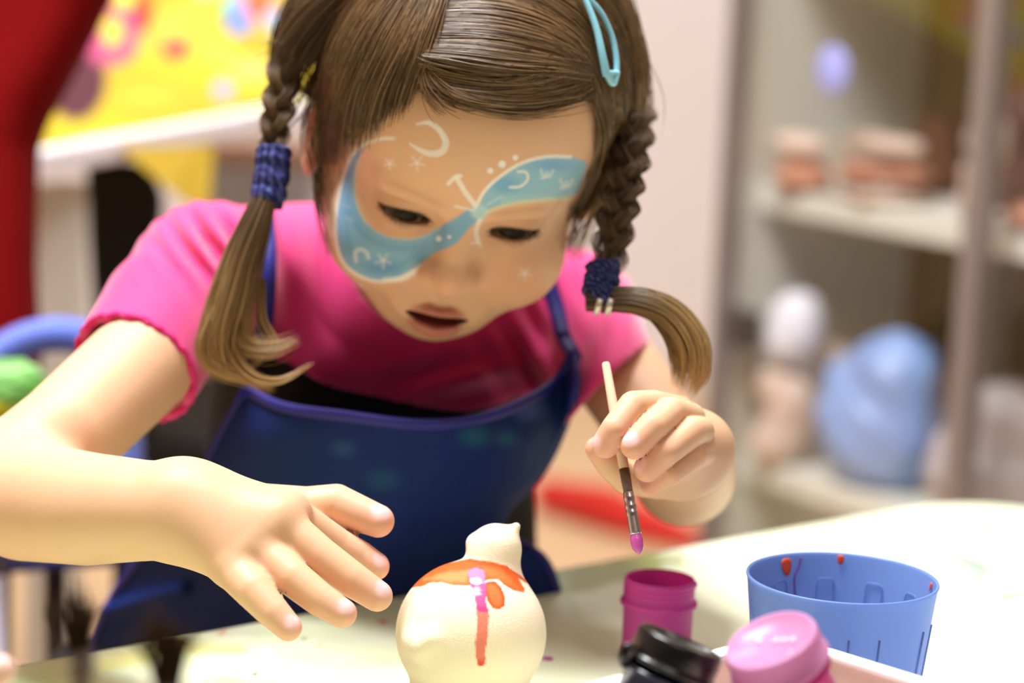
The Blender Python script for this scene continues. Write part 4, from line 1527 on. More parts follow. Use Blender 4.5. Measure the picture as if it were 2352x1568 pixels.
# body of the butterfly on the nose bridge, antennae, dots
fpoly([(1086, 470), (1110, 470), (1122, 488), (1108, 505), (1088, 500), (1080, 486)], (190, 222, 226), 0.75, 5)
stroke([(1050, 410), (1068, 440), (1092, 472)], 6, s=0.75)
stroke([(1030, 422), (1046, 406), (1058, 404)], 4.5, s=0.75)
stroke([(1046, 474), (1085, 482)], 3, s=0.6)
stroke([(1102, 506), (1094, 530), (1098, 556)], 5.5, s=0.7)
stroke([(1082, 560), (1098, 556), (1104, 566)], 3, s=0.5)
fdot(1126, 392, 7)
fdot(1153, 377, 8.5)
fdot(1184, 362, 6.5)
fdot(1008, 548, 6)
fdot(1032, 544, 4)
fdot(828, 656, 4, s=0.7)
fdot(768, 412, 4, s=0.6)
# curls and stars
stroke([(958, 285), (985, 282), (1010, 300), (1024, 328), (1012, 350), (985, 352), (960, 342), (942, 330)], 8, s=0.75, taper=True)
stroke([(958, 285), (985, 282), (1010, 300), (1022, 326)], 6, s=0.7, taper=True)
for x, y, s0_ in ((958, 374, 1.0), (880, 598, 1.0), (800, 326, 0.8), (1205, 628, 0.9), (895, 376, 0.7)):
    for a in range(5):
        t = a * 1.2566 + 0.3
        stroke([(x, y), (x + 17 * s0_ * math.cos(t), y + 17 * s0_ * math.sin(t))], 2.6, s=0.45, n=6, soft=3)
stroke([(818, 600), (816, 580), (828, 572), (842, 580), (846, 592)], 4, s=0.6)
for x, y in ((800, 500), (792, 470)):
    stroke([(x - 6, y), (x + 10, y + 6)], 3, (190, 205, 220), 0.4, n=5)

Call[fidx] = C
C, X = Call, Xall
girl = empty('person', (PV[0], PV[1], 0), 'child with painted face, pink shirt and blue apron leaning over the table', 'person')
m_skin = mat('skin', rough=0.48, attr='Col', sss=0.22, sss_scale=0.006, spec=0.35)
body = child_local(make_obj('body', V, F, m_skin, colors=C), girl)
headbv = BVHTree.FromPolygons([Vector(v) for v in V], [tuple(f) for f in F])

# ---- eyes
for sgn in (-1, 1):
    n = 40
    th = np.linspace(0, math.pi, n)
    prof = np.stack([np.sin(th) * EYE_R, -np.cos(th) * EYE_R], -1)
    v, f = lathe_data(prof, 40)
    gaze = np.array([-0.04, -0.34, 0.94])
    gaze /= np.linalg.norm(gaze)
    M = axis_matrix(np.array([EYE_C[0] * sgn, EYE_C[1], EYE_C[2]]), gaze, (1, 0, 0))
    cosang = v[:, 2] / EYE_R
    ang = np.degrees(np.arccos(np.clip(cosang, -1, 1)))
    ec = np.tile(s2l((112, 100, 90)), (len(v), 1))
    paint(ec, cover(ang - 33, 2), (30, 20, 12))
    paint(ec, cover(ang - 15, 1.5), (8, 6, 5))
    wv = hw(v @ M[:3, :3].T + M[:3, 3])
    child_local(make_obj('eye', wv, f, mat('eyeball', rough=0.3, attr='Col', spec=0.3), colors=ec), body)
# ---- shirt, legwear and bib shade, apron
sf = Field()
torso_items(sf, 0.006)
HML, HMR = P(318, 838, 1.238), P(1392, 890, 1.318)
sf.add_chain([SL, (SL + HML) / 2 + [-0.003, 0, 0.003], HML, HML + (HML - SL) * 0.25], [0.038, 0.035, 0.0335, 0.0325], 0.014)
sf.add_chain([SR, (SR + HMR) / 2, HMR, HMR + (HMR - SR) * 0.25], [0.036, 0.034, 0.0315, 0.031], 0.014)
spine = (CH2 - PV) / np.linalg.norm(CH2 - PV)
axL = (HML - SL) / np.linalg.norm(HML - SL)
axR = 0.72 * RIGHT - 0.68 * UP - 0.12 * FWD
axR /= np.linalg.norm(axR)
HEM0 = P(760, 1050, 1.28)
NKA, NKB = NK + np.array([0, 0.01, -0.03]), hw((0, -48, -24))


def shirt_solid(p):
    d = sf(p)
    x = to_px(p)
    px, py = x[:, 0], x[:, 1]
    m1 = np.exp(-((px - 470) / 90) ** 2 - ((py - 560) / 70) ** 2)
    d = d - 0.0048 * m1 * np.sin((px * 0.83 - py * 0.55) / 8.5)
    m2 = np.exp(-((px - 1210) / 110) ** 2 - ((py - 780) / 110) ** 2)
    d = d - 0.0028 * m2 * np.sin((px * 0.85 - py * 0.5) / 11.0)
    m3 = np.exp(-((px - 640) / 120) ** 2 - ((py - 660) / 150) ** 2)
    d = d - 0.0018 * m3 * np.sin((px * 0.97 - py * 0.2) / 14.0)
    m4 = np.exp(-((px - 1050) / 130) ** 2 - ((py - 860) / 60) ** 2)
    d = d - 0.003 * m4 * np.sin((px * 0.3 + py * 0.95) / 14.0 + 1.2)
    m5 = np.exp(-((px - 1380) / 70) ** 2 - ((py - 780) / 120) ** 2)
    d = d - 0.0015 * m5 * np.sin((px * 0.95 + py * 0.2) / 10.0)
    return d + 0.0008 * vnoise(p, 70, 41)


def shirt_f(p):
    d = shirt_solid(p)
    d = np.maximum(d, -(d + 0.0045))
    wob = 0.0012 * np.sin(np.arctan2((p - HML) @ UP, (p - HML) @ RIGHT) * 14)
    d = np.maximum(d, (p - HML) @ axL + wob - 0.004)
    sR = (p - HMR) @ axR
    near = np.linalg.norm(p - HMR, axis=1) < 0.075
    d = np.where(near, np.maximum(d, sR), d)
    hx = to_px(p)[:, 0]
    d = np.maximum(d, -((p - HEM0) @ spine) + 0.020 * np.clip(((hx - 1030) / 340) ** 2, 0, 1.2))  # hem lifts at the sides to bare the black band of bib shade
    d = np.maximum(d, -cone(p, NKA, NKB, 0.040, 0.042))
    d = np.maximum(d, -cone(p, P(775, 400, 1.32), P(835, 600, 1.30), 0.022, 0.013))
    return d


V, F = mesh_field(shirt_f, [-0.30, 1.13, 0.50], [0.14, 1.56, 0.86], 0.0017)
m_shirt = mat('pink_jersey', (222, 44, 126), 0.75, sheen=0.5, bump=0.08, bump_scale=900)
shirt = child_local(make_obj('shirt', V, F, m_shirt), girl)
tag(shirt, 'pink short-sleeved cotton shirt')
shirtbv = BVHTree.FromPolygons([Vector(v) for v in V], [tuple(map(int, f)) for f in F])
# rolled sleeve hems
m_hem = mat('pink_hem', (222, 40, 126), 0.75)
for HC, ax, nm, rr_, ofs in ((HML, axL, 'hem', 0.0345, 0.003),):
    e1_ = np.cross(ax, [0, 0, 1.0])
    e1_ /= np.linalg.norm(e1_)
    e2_ = np.cross(ax, e1_)
    ring_ = []
    for k in range(120):
        t = 2 * math.pi * k / 120
        dirv = math.cos(t) * e1_ + math.sin(t) * e2_
        # find the sleeve surface in this direction
        rr = np.linspace(0.02, 0.06, 60)
        pts = HC + ax * (ofs - 0.0008) + rr[:, None] * dirv
        sdv = shirt_solid(pts)
        j = np.argmax(sdv > 0)
        r_ = rr[j] if sdv.max() > 0 else 0.035
        ring_.append(HC + ax * (ofs - 0.0005 + 0.0008 * math.sin(14 * t)) + (r_ - 0.0012) * dirv)
    ring_ = np.array(ring_)
    for _ in range(3):
        ring_ = (np.roll(ring_, 1, 0) + ring_ * 2 + np.roll(ring_, -1, 0)) / 4
    child_local(tube('sleeve_hem', ring_, 0.0016 + 0.0004 * np.sin(np.arange(120) * 1.3), m_hem, None, 8, True), shirt)

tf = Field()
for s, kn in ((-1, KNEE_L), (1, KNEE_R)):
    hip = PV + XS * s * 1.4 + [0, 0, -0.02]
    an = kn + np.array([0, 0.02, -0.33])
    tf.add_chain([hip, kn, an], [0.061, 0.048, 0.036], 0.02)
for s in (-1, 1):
    tf.add_chain([PV + XS * s * 1.1, CH1 + XS * s, CH2 + XS * s * 1.1], [0.073, 0.0580, 0.0545], 0.03)  # black waist carried up the torso to stand in for shade behind the bib
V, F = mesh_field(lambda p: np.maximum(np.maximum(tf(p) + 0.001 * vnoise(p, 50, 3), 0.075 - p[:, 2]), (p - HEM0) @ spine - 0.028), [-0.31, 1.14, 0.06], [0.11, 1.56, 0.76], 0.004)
tag(child_local(make_obj('leggings_bib_shade', V, F, mat('black_leggings_bib_shade', (20, 17, 18), 0.8)), girl), 'black legwear with its waist raised as shade behind the bib')
for s, kn in ((-1, KNEE_L), (1, KNEE_R)):
    an = kn + np.array([0, 0.02, -0.36])
    ff = Field()
    ff.add_chain([an + [0, 0, 0.02], an + [0, 0, -0.03], an + np.array([0.0, -0.1, -0.05])], [0.034, 0.036, 0.026], 0.015)
    V, F = mesh_field(lambda p: np.maximum(np.maximum(ff(p), 0.002 - p[:, 2]), p[:, 2] - an[2] - 0.035), an - [0.06, 0.16, 0.1], an + [0.06, 0.06, 0.06], 0.004)
    child_local(make_obj('shoe', V, F, mat('dark_shoe', (50, 44, 60), 0.6)), girl)

# stool she sits on
st = empty('stool', (PV[0], PV[1] + 0.01, 0), 'small wooden stool under the girl, behind the table', 'stool')
m_wood = mat('stool_wood', (176, 130, 84), 0.5, noise=0.1, noise_scale=14)
lathe('seat', [(0.0, 0.322), (0.13, 0.322), (0.14, 0.330), (0.14, 0.345), (0.132, 0.352), (0.0, 0.352)], m_wood, st, seg=40)
for k in range(4):
    a = math.pi / 4 + k * math.pi / 2
    tube('leg', [(0.125 * math.cos(a), 0.125 * math.sin(a), 0), (0.09 * math.cos(a), 0.09 * math.sin(a), 0.323)], 0.013, m_wood, st)

# apron: one sheet laid from the bib over the belly onto the lap
rows = [
    [(566, 893, 1.272), (650, 934, 1.246), (800, 956, 1.226), (950, 974, 1.220), (1080, 966, 1.226), (1200, 926, 1.255), (1280, 872, 1.298), (1318, 806, 1.335)],
    [(505, 1000, 1.285), (620, 1010, 1.252), (790, 1020, 1.234), (950, 1030, 1.229), (1090, 1028, 1.236), (1200, 1015, 1.258), (1275, 970, 1.302), (1320, 900, 1.340)],
    [(455, 1105, 1.300), (600, 1105, 1.266), (780, 1105, 1.248), (950, 1110, 1.244), (1080, 1110, 1.252), (1180, 1100, 1.275), (1245, 1075, 1.300), (1290, 1000, 1.318)],
    [(405, 1205, 1.325), (570, 1200, 1.287), (770, 1195, 1.266), (930, 1195, 1.262), (1040, 1190, 1.272), (1120, 1180, 1.292), (1180, 1155, 1.318), (1240, 1095, 1.342)],
    [(318, 1285, 1.360), (520, 1285, 1.315), (740, 1285, 1.288), (900, 1285, 1.286), (1000, 1280, 1.292), (1070, 1270, 1.302), (1125, 1240, 1.318), (1152, 1206, 1.338)],
    [(255, 1380, 1.385), (470, 1375, 1.335), (700, 1375, 1.312), (880, 1370, 1.310), (1010, 1355, 1.312), (1120, 1320, 1.312), (1200, 1280, 1.316), (1240, 1275, 1.322)],
    [(215, 1480, 1.400), (450, 1480, 1.350), (680, 1480, 1.330), (870, 1470, 1.326), (1010, 1440, 1.325), (1130, 1400, 1.322), (1220, 1360, 1.320), (1275, 1345, 1.330)],
    [(200, 1600, 1.410), (440, 1600, 1.360), (670, 1600, 1.340), (860, 1590, 1.336), (1010, 1560, 1.335), (1140, 1500, 1.332), (1240, 1450, 1.330), (1290, 1440, 1.340)]]
def on_surface(bv, px, py, off, dflt):
    d = ray_dir(px, py)
    hit, nrm, _, dist = bv.ray_cast(Vector(CAM), Vector(d))
    if hit is None:
        return P(px, py, dflt)
    n = np.array(nrm)
    if n @ d > 0:
        n = -n
    return np.array(hit) + n * off


for i_, j_ in ((0, 7), (0, 6), (1, 7), (1, 6)):
    x_, y_, d_ = rows[i_][j_]
    ds = float((on_surface(shirtbv, x_, y_, 0.0, d_) - CAM) @ FWD) - 0.013
    rows[i_][j_] = (x_, y_, min(d_, ds))
CORNER_D = rows[0][7][2]
ctrl = np.array([[P(*q) for q in r] for r in rows])
NU, NV = 110, 120
tmp = np.array([catmull(r, NU) for r in ctrl])
grid = np.array([catmull(tmp[:, j], NV) for j in range(NU)]).transpose(1, 0, 2)       # NV x NU
gx = to_px(grid.reshape(-1, 3))
dn = 0.0022 * np.sin((gx[:, 0] * 0.6 + gx[:, 1] * 0.8) / 34.0 + 1.5 * vnoise(gx[:, :2] / 160, 1, 5)) * np.clip((gx[:, 1] - 1000) / 200, 0, 1)
dn += 0.006 * np.exp(-((gx[:, 1] - (1400 - 0.28 * (gx[:, 0] - 250))) / 16) ** 2) * (gx[:, 0] < 430)
grid = grid.reshape(-1, 3) - FWD * dn[:, None]
idx = np.arange(NU * NV).reshape(NV, NU)
F = np.stack([idx[:-1, :-1], idx[1:, :-1], idx[1:, 1:], idx[:-1, 1:]], -1).reshape(-1, 4)
C = np.tile(s2l((14, 36, 98)), (len(grid), 1))
an_ = vnoise(grid, 35, 14)
paint(C, np.clip(an_, 0, 1), (14, 46, 92), 0.6)
paint(C, np.clip(-an_ * 1.2 - 0.2, 0, 1), (18, 22, 90), 0.6)
gp = gx[:, :2]
for x, y, r_, col in ((1090, 1000, 22, (28, 92, 110)), (1160, 1005, 14, (40, 96, 110)), (1215, 940, 26, (70, 96, 160)), (790, 1030, 16, (44, 84, 130)), (880, 1100, 26, (28, 74, 116))):
    paint(C, cover(np.hypot((gp[:, 0] - x) / 1.4, gp[:, 1] - y) - r_ + 8 * an_, 14), col, 0.6)
lap = np.clip((gp[:, 1] - 1290) / 80, 0, 1) * np.clip((560 - gp[:, 0]) / 200, 0, 1)
m_apron = mat('navy_apron', rough=0.7, attr='Col', bump=0.12, bump_scale=700, spec=0.2)
ap = child_local(make_obj('apron', grid, F, m_apron, colors=C), girl)
tag(ap, 'navy blue painting apron with lighter blue piping')
md = ap.modifiers.new('solid', 'SOLIDIFY')
md.thickness = 0.0016
md.offset = 0
m_pipe = mat('blue_piping', (26, 28, 124), 0.6)
G = grid.reshape(NV, NU, 3)


def ribbon(name, path, width_dir, w, th, m, parent):
    p = np.asarray(path)
    t = np.gradient(p, axis=0)
    t /= np.linalg.norm(t, axis=1, keepdims=True)
    wd = np.asarray(width_dir, float)
    wd = np.broadcast_to(wd, p.shape)
    wd = wd - (wd * t).sum(1, keepdims=True) * t
    wd = wd / np.linalg.norm(wd, axis=1, keepdims=True)
    nr = np.cross(t, wd)
    n = len(p)
    V = np.concatenate([p + wd * w / 2 + nr * th / 2, p - wd * w / 2 + nr * th / 2, p - wd * w / 2 - nr * th / 2, p + wd * w / 2 - nr * th / 2])
    F = []
    for i in range(n - 1):
        for a in range(4):
            b = (a + 1) % 4
            F.append((a * n + i, b * n + i, b * n + i + 1, a * n + i + 1))
    F += [(0, n, 2 * n, 3 * n), (3 * n + n - 1, 2 * n + n - 1, n + n - 1, n - 1)]
    return child_local(make_obj(name, V, F, m, smooth=True), parent)


topw = np.gradient(G, axis=0)[0]
ribbon('apron_piping', G[0] - FWD * 0.0008, topw, 0.0052, 0.003, m_pipe, ap)
ribbon('apron_piping', G[:, 0] - FWD * 0.0006, np.gradient(G, axis=1)[:, 0], 0.005, 0.0028, m_pipe, ap)
ribbon('apron_piping', G[:, -1] - FWD * 0.0006, np.gradient(G, axis=1)[:, -1], 0.005, 0.0028, m_pipe, ap)


for pts, end in (([(610, 440), (604, 500), (606, 560), (608, 640), (606, 720), (598, 800), (590, 860)], (572, 900, 1.272)),
                 ([(1238, 575), (1248, 620), (1262, 670), (1280, 730), (1298, 780)], (1316, 812, CORNER_D))):
    pp = catmull(np.array(pts, float), 30)
    w3 = [on_surface(shirtbv, a, b, 0.003, 1.33) for a, b in pp]
    # carry on over the shoulder, behind
    w3 = np.array(w3)
    for _ in range(4):
        w3[1:-1] = (w3[:-2] + 2 * w3[1:-1] + w3[2:]) / 4
    w3 = np.vstack([w3, P(*end) - FWD * 0.002, P(end[0] + 1, end[1] + 12, end[2]) - FWD * 0.003])
    w3 = np.vstack([w3[0] + np.array([0.0, 0.055, -0.02]), w3[0] + np.array([0.0, 0.028, 0.0]), w3])
    ribbon('apron_strap', catmull(w3, 60), RIGHT, 0.0082, 0.0016, m_pipe, ap)
# ---- hair
HAIR_D, HAIR_M, HAIR_L = s2l((66, 48, 30)), s2l((146, 114, 78)), s2l((232, 192, 126))


def cap_mm(q):
    d = head_mm(q) - 4.0
    r, u, f = q[:, 0], q[:, 1], q[:, 2]
    line = 82 - (72 - f) * 1.12 - u + 0.0 * r          # > 0 below the hairline
    line = np.maximum(line, -(u + 62))
    return smax(d, line, 5.0)


ext = np.array([[sx * 95, su, sf_] for sx in (-1, 1) for su in (-85, 120) for sf_ in (-120, 110)], float)
W = hw(ext)
V, F = mesh_field(lambda p: cap_mm(to_head(p)) / 1000.0, W.min(0), W.max(0), 0.0026)
Qc = to_head(V)
C = np.tile(s2l((78, 57, 36)), (len(V), 1))
sn = np.sin(Qc[:, 0] * 0.9 + 4 * vnoise(Qc, 0.03, 3)) * 0.5 + vnoise(Qc * [1.0, 0.15, 0.15], 0.5, 4)
paint(C, np.clip(0.4 * sn + 0.2, 0, 1), (104, 78, 52), 0.7)
cap = child_local(make_obj('hair', V, F, mat('hair_mass', rough=0.45, attr='Col', spec=0.4, bump=0.4, bump_scale=400), colors=C), girl)
tag(cap, 'brown hair parted and pulled into two pigtails')
nb = len(body.data.vertices)
hv = [Vector(v) for v in V]
capbv = BVHTree.FromPolygons(hv, [tuple(map(int, f)) for f in F])
HCN = hw((0, 10, -5))
HCD = float((HCN - CAM) @ FWD)


def scalp(px, py, off):
    """point of the hair surface behind a pixel, or beside it when the ray passes the head"""
    d = ray_dir(px, py)
    best = None
    for bv in (capbv, headbv):
        hit, nrm, _, dist = bv.ray_cast(Vector(CAM), Vector(d))
        if hit is not None and dist < 1.45 and (best is None or dist < best[0]):
            best = (dist, hit, nrm)
    if best is None:
        q = Vector(P(px, py, HCD))
        hit, nrm, _, dist = capbv.find_nearest(q)
        dep = float((np.array(hit) - CAM) @ FWD)
        return P(px, py, dep)
    n = np.array(best[2])
    if n @ d > 0:
        n = -n
    h = np.array(best[1])
    # keep the strand on its pixel: lift along the surface normal, mostly towards the viewer
    return h + n * off


def strands_mesh(name, S, rad, cols, material, parent, sides=3):
    """S: (count, n, 3) polylines turned into thin tapering tubes; cols: (count, n, 3)"""
    S = np.asarray(S)
    k, n, _ = S.shape
    t = np.gradient(S, axis=1)
    t /= np.linalg.norm(t, axis=2, keepdims=True) + 1e-12
    a = np.cross(t, -FWD)
    a /= np.linalg.norm(a, axis=2, keepdims=True) + 1e-9
    b = np.cross(t, a)
    R = np.broadcast_to(np.asarray(rad), (k, n))
    ring = []
    for j in range(sides):
        th = 2 * math.pi * j / sides + math.pi / 2
        ring.append(S + R[..., None] * (math.cos(th) * a + math.sin(th) * b))
    V = np.stack(ring, 2)
    base = (np.arange(k)[:, None] * n + np.arange(n - 1)[None]) * sides
    F = []
    for j in range(sides):
        j2 = (j + 1) % sides
        F.append(np.stack([base + j, base + j2, base + sides + j2, base + sides + j], -1).reshape(-1, 4))
    F = np.vstack(F)
    Cc = np.repeat(np.asarray(cols)[:, :, None, :], sides, 2).reshape(-1, 3)
    return child_local(make_obj(name, V.reshape(-1, 3), F, material, colors=Cc), parent)


m_hair = mat('hair_strand', rough=0.38, attr='Col', spec=0.5)
rg = np.random.default_rng(11)
NS = 16


def sheet(guides, count, off=(1.5, 6.0), jit=7.0, dark=0.35, tip=0.0, wisp=0.0, ends=(0.0, 0.0)):
    """strands spread between neighbouring guide curves (pixel tracks laid on the scalp)"""
    G = np.array([catmull(np.array(g, float), NS) for g in guides])
    m = len(G)
    out, cols = [], []
    for _ in range(count):
        s = rg.uniform(0, m - 1.001)
        i = int(s)
        w = s - i
        w = w * w * (3 - 2 * w) * 0.4 + w * 0.6
        tr = G[i] * (1 - w) + G[i + 1] * w
        tr = tr + rg.normal(size=2) * jit + np.linspace(0, 1, NS)[:, None] * rg.normal(size=2) * jit * 1.2
        if ends[1] or ends[0]:
            a, b = rg.uniform(0, ends[0]), 1 - rg.uniform(0, ends[1])
            tt = np.linspace(a, b, NS) * (NS - 1)
            tr = np.stack([np.interp(tt, np.arange(NS), tr[:, c]) for c in (0, 1)], -1)
        o = rg.uniform(*off) / 1000.0
        pr = np.sin(np.linspace(0.35, 1, NS) * np.pi * 0.75)
        pts = np.array([scalp(x, y, o * q) for (x, y), q in zip(tr, pr)])
        for _k in range(3):
            pts[1:-1] = (pts[:-2] + 2 * pts[1:-1] + pts[2:]) / 4
        if wisp:
            ph = rg.uniform(0, 6.28)
            pts = pts + np.outer(np.sin(np.linspace(0, 5, NS) + ph), RIGHT) * wisp * rg.uniform(0, 1) / 1000.0
        out.append(pts)
        g_ = np.clip(rg.normal(dark, 0.22), 0, 1)
        c = HAIR_D * (1 - g_) + HAIR_M * g_
        cl = 0.5 + 0.5 * math.sin(s * 9.0 + 2.3 * math.sin(s * 23.0))
        c = c * (0.62 + 0.5 * cl + 0.35 * rg.random())
        tt = np.linspace(0, 1, NS)[:, None] * tip
        cols.append(c[None] * (1 - tt) + HAIR_L[None] * tt)
    return out, cols


S, Cs = [], []


def add(res):
    S.extend(res[0])
    Cs.extend(res[1])


# right of the parting, swept across to the clip
add(sheet([[(1040, -120), (1180, -110), (1300, -60), (1390, 30), (1440, 140)],
           [(1030, -50), (1150, -40), (1270, 0), (1360, 80), (1410, 180)],
           [(1020, 10), (1130, 10), (1240, 40), (1320, 100), (1372, 180)],
           [(1005, 60), (1110, 60), (1210, 80), (1300, 115), (1355, 165)],
           [(990, 110), (1090, 115), (1190, 130), (1280, 145), (1350, 165)],
           [(975, 150), (1070, 165), (1170, 180), (1270, 175), (1350, 165)],
           [(968, 180), (1060, 205), (1160, 212), (1270, 195), (1352, 172)],
           [(975, 195), (1060, 225), (1160, 230), (1270, 208), (1355, 178)]], 2600, dark=0.5))
# fringe left of the parting, falling over the temple
add(sheet([[(1030, -60), (1010, 30), (985, 110), (960, 180), (945, 235)],
           [(1025, -70), (990, 30), (950, 120), (915, 205), (895, 270)],
           [(1015, -80), (960, 30), (905, 130), (862, 232), (840, 325)],
           [(1000, -90), (920, 20), (855, 130), (812, 245), (795, 365)],
           [(985, -100), (880, 10), (805, 130), (765, 255), (752, 400)],
           [(970, -105), (860, 5), (790, 125), (760, 230), (752, 330)]], 2900, dark=0.35, ends=(0.0, 0.5), jit=10))
# left side, gathered back to the braid
add(sheet([[(950, -130), (800, -40), (710, 60), (670, 140), (655, 200)],
           [(900, -140), (760, -60), (690, 30), (655, 120), (648, 190)],
           [(860, -150), (730, -70), (665, 10), (640, 100), (642, 180)],
           [(960, -120), (820, -10), (730, 90), (690, 160), (665, 215)]], 1000, dark=0.25))
# right side, from the clip down to the braid and along the temple
add(sheet([[(1300, -140), (1400, -60), (1460, 60), (1480, 190), (1455, 320)],
           [(1240, -120), (1370, -30), (1440, 80), (1462, 200), (1440, 330)],
           [(1200, -80), (1340, 20), (1415, 120), (1440, 230), (1425, 345)],
           [(1340, 60), (1390, 130), (1420, 220), (1425, 300), (1412, 370)],
           [(1350, 130), (1388, 200), (1408, 280), (1405, 360), (1392, 430)],
           [(1352, 170), (1378, 240), (1392, 310), (1382, 390), (1350, 470)],
           [(1352, 185), (1368, 250), (1376, 320), (1358, 400), (1318, 490)]], 2000, dark=0.35, jit=6))
# strands hanging in front of the ear down to the jaw
add(sheet([[(790, 120), (755, 230), (745, 340), (756, 440), (774, 550)], [(760, 130), (730, 240), (724, 340), (736, 450), (762, 590)], [(740, 140), (712, 230), (704, 310), (715, 390), (735, 470)]], 26, dark=0.35, ends=(0.0, 0.45), jit=7))
# thin wisps at temple and hairline
add(sheet([[(1370, 300), (1372, 380), (1345, 460), (1312, 520), (1285, 560)],
           [(1390, 360), (1385, 440), (1365, 510), (1345, 560), (1330, 610)]], 60, dark=0.6, tip=0.3))
add(sheet([[(985, 150), (1000, 190), (1040, 225), (1100, 240)],
           [(1000, 170), (1050, 215), (1120, 238), (1200, 236)],
           [(980, 150), (975, 200), (985, 240), (1000, 262)]], 110, dark=0.6))
add(sheet([[(1000, 190), (1080, 222), (1180, 236), (1280, 222), (1350, 190)], [(1010, 205), (1090, 240), (1190, 252), (1290, 235), (1352, 200)]], 260, dark=0.55, ends=(0.35, 0.35), jit=9))
add(sheet([[(745, 250), (735, 330), (752, 420), (770, 520)], [(740, 250), (730, 350), (740, 460), (760, 600)]], 30, dark=0.5))
add(sheet([[(715, 150), (670, 210), (620, 235), (560, 240)], [(720, 180), (690, 250), (640, 300), (600, 320)], [(700, 60), (640, 40), (600, 20), (560, 30)]], 22, dark=0.7, wisp=2.0, jit=14))
# crown and back of the head, combed from the parting down to the two plaits
HCV = Vector(hw((0, 14, -8)))
for _ in range(2600):
    phi = rg.uniform(math.radians(-2), math.radians(205))
    sg = -1 if rg.random() < 0.5 else 1
    pts = []
    o_ = rg.uniform(1.0, 5.0) / 1000.0
    bend = rg.normal() * 0.05
    th0 = rg.uniform(-7, 4)
    for k_ in range(NS):
        t_ = k_ / (NS - 1)
        th = math.radians(th0 + (87 - th0) * t_)
        ph = phi * (1 - 0.55 * t_ ** 1.5) + math.radians(105) * 0.55 * t_ ** 1.5 + bend * t_
        dl = np.array([sg * math.sin(th), math.cos(th) * math.cos(ph), -math.cos(th) * math.sin(ph)])
        if t_ > 0.5:
            dl = dl + np.array([0, -0.55, 0.05]) * (t_ - 0.5)
        dl = dl / np.linalg.norm(dl)
        hit, nrm, _i, dist = capbv.ray_cast(HCV, Vector(dl @ HB))
        if hit is None:
            hit = HCV + Vector(dl @ HB) * 0.078
        pts.append(np.array(hit) + (dl @ HB) * o_)
    pts = np.array(pts)
    for _k in range(2):
        pts[1:-1] = (pts[:-2] + 2 * pts[1:-1] + pts[2:]) / 4
    S.append(pts)
    g_ = np.clip(rg.normal(0.4, 0.22), 0, 1)
    c = (HAIR_D * (1 - g_) + HAIR_M * g_) * (0.7 + 0.5 * rg.random())
    Cs.append(np.repeat(c[None], NS, 0))
S, Cs = np.array(S), np.array(Cs)
rad = 0.00019 * np.sin(np.clip(np.linspace(0.12, 1.0, NS), 0, 0.93) * np.pi) ** 0.5 + 0.00003
strands = strands_mesh('hair_strands', S, rad, Cs, m_hair, cap)
strands['kind'] = 'stuff'


def bundle(path, radii, count, tip=0.8, twist=0.0, n=26, spread=0.0, dark=0.35, start=0.0):
    c = catmull(np.array([P(*q) for q in path]), n)
    R = np.interp(np.linspace(0, 1, n), np.linspace(0, 1, len(radii)), radii)
    t = np.gradient(c, axis=0)
    t /= np.linalg.norm(t, axis=1, keepdims=True)
    a = np.cross(t, -FWD)
    a /= np.linalg.norm(a, axis=1, keepdims=True)
    b = np.cross(t, a)
    out, cols = [], []
    for _ in range(count):
        rr, th = math.sqrt(rg.random()), rg.uniform(0, 6.283)
        th_ = th + twist * np.linspace(0, 1, n)
        sp = 1 + spread * np.linspace(0, 1, n) ** 2 * rg.normal()
        p = c + (R * rr * sp)[:, None] * (np.cos(th_)[:, None] * a + np.sin(th_)[:, None] * b)
        ph, am = rg.uniform(0, 6.28), rg.uniform(0, 0.0012)
        p = p + np.outer(np.sin(np.linspace(0, 7, n) + ph) * am * np.linspace(0, 1, n), RIGHT)
        e = rg.uniform(0.82, 1.0)
        tt = np.linspace(0, e, n) * (n - 1)
        p = np.stack([np.interp(tt, np.arange(n), p[:, k]) for k in range(3)], -1)
        out.append(p)
        g_ = np.clip(rg.normal(dark, 0.25), 0, 1)
        cc0 = (HAIR_D * (1 - g_) + HAIR_M * g_) * (0.8 + 0.4 * rg.random())
        k = np.clip(np.linspace(0, 1, n) * 1.35 - 0.35 + start, 0, 1)[:, None] * tip * rg.uniform(0.5, 1.0)
        cols.append(cc0[None] * (1 - k) + HAIR_L[None] * k)
    return out, cols


def emit(name, groups, label=None, r0=0.00024):
    out, cols = [], []
    for g in groups:
        out += g[0]
        cols += g[1]
    out, cols = np.array(out), np.array(cols)
    n = out.shape[1]
    r = r0 * np.clip(1.05 - np.linspace(0, 1, n) ** 3, 0.1, 1)
    o = strands_mesh(name, out, r, cols, m_hair, cap)
    if label:
        o['label'] = label
    o['kind'] = 'stuff'
    return o


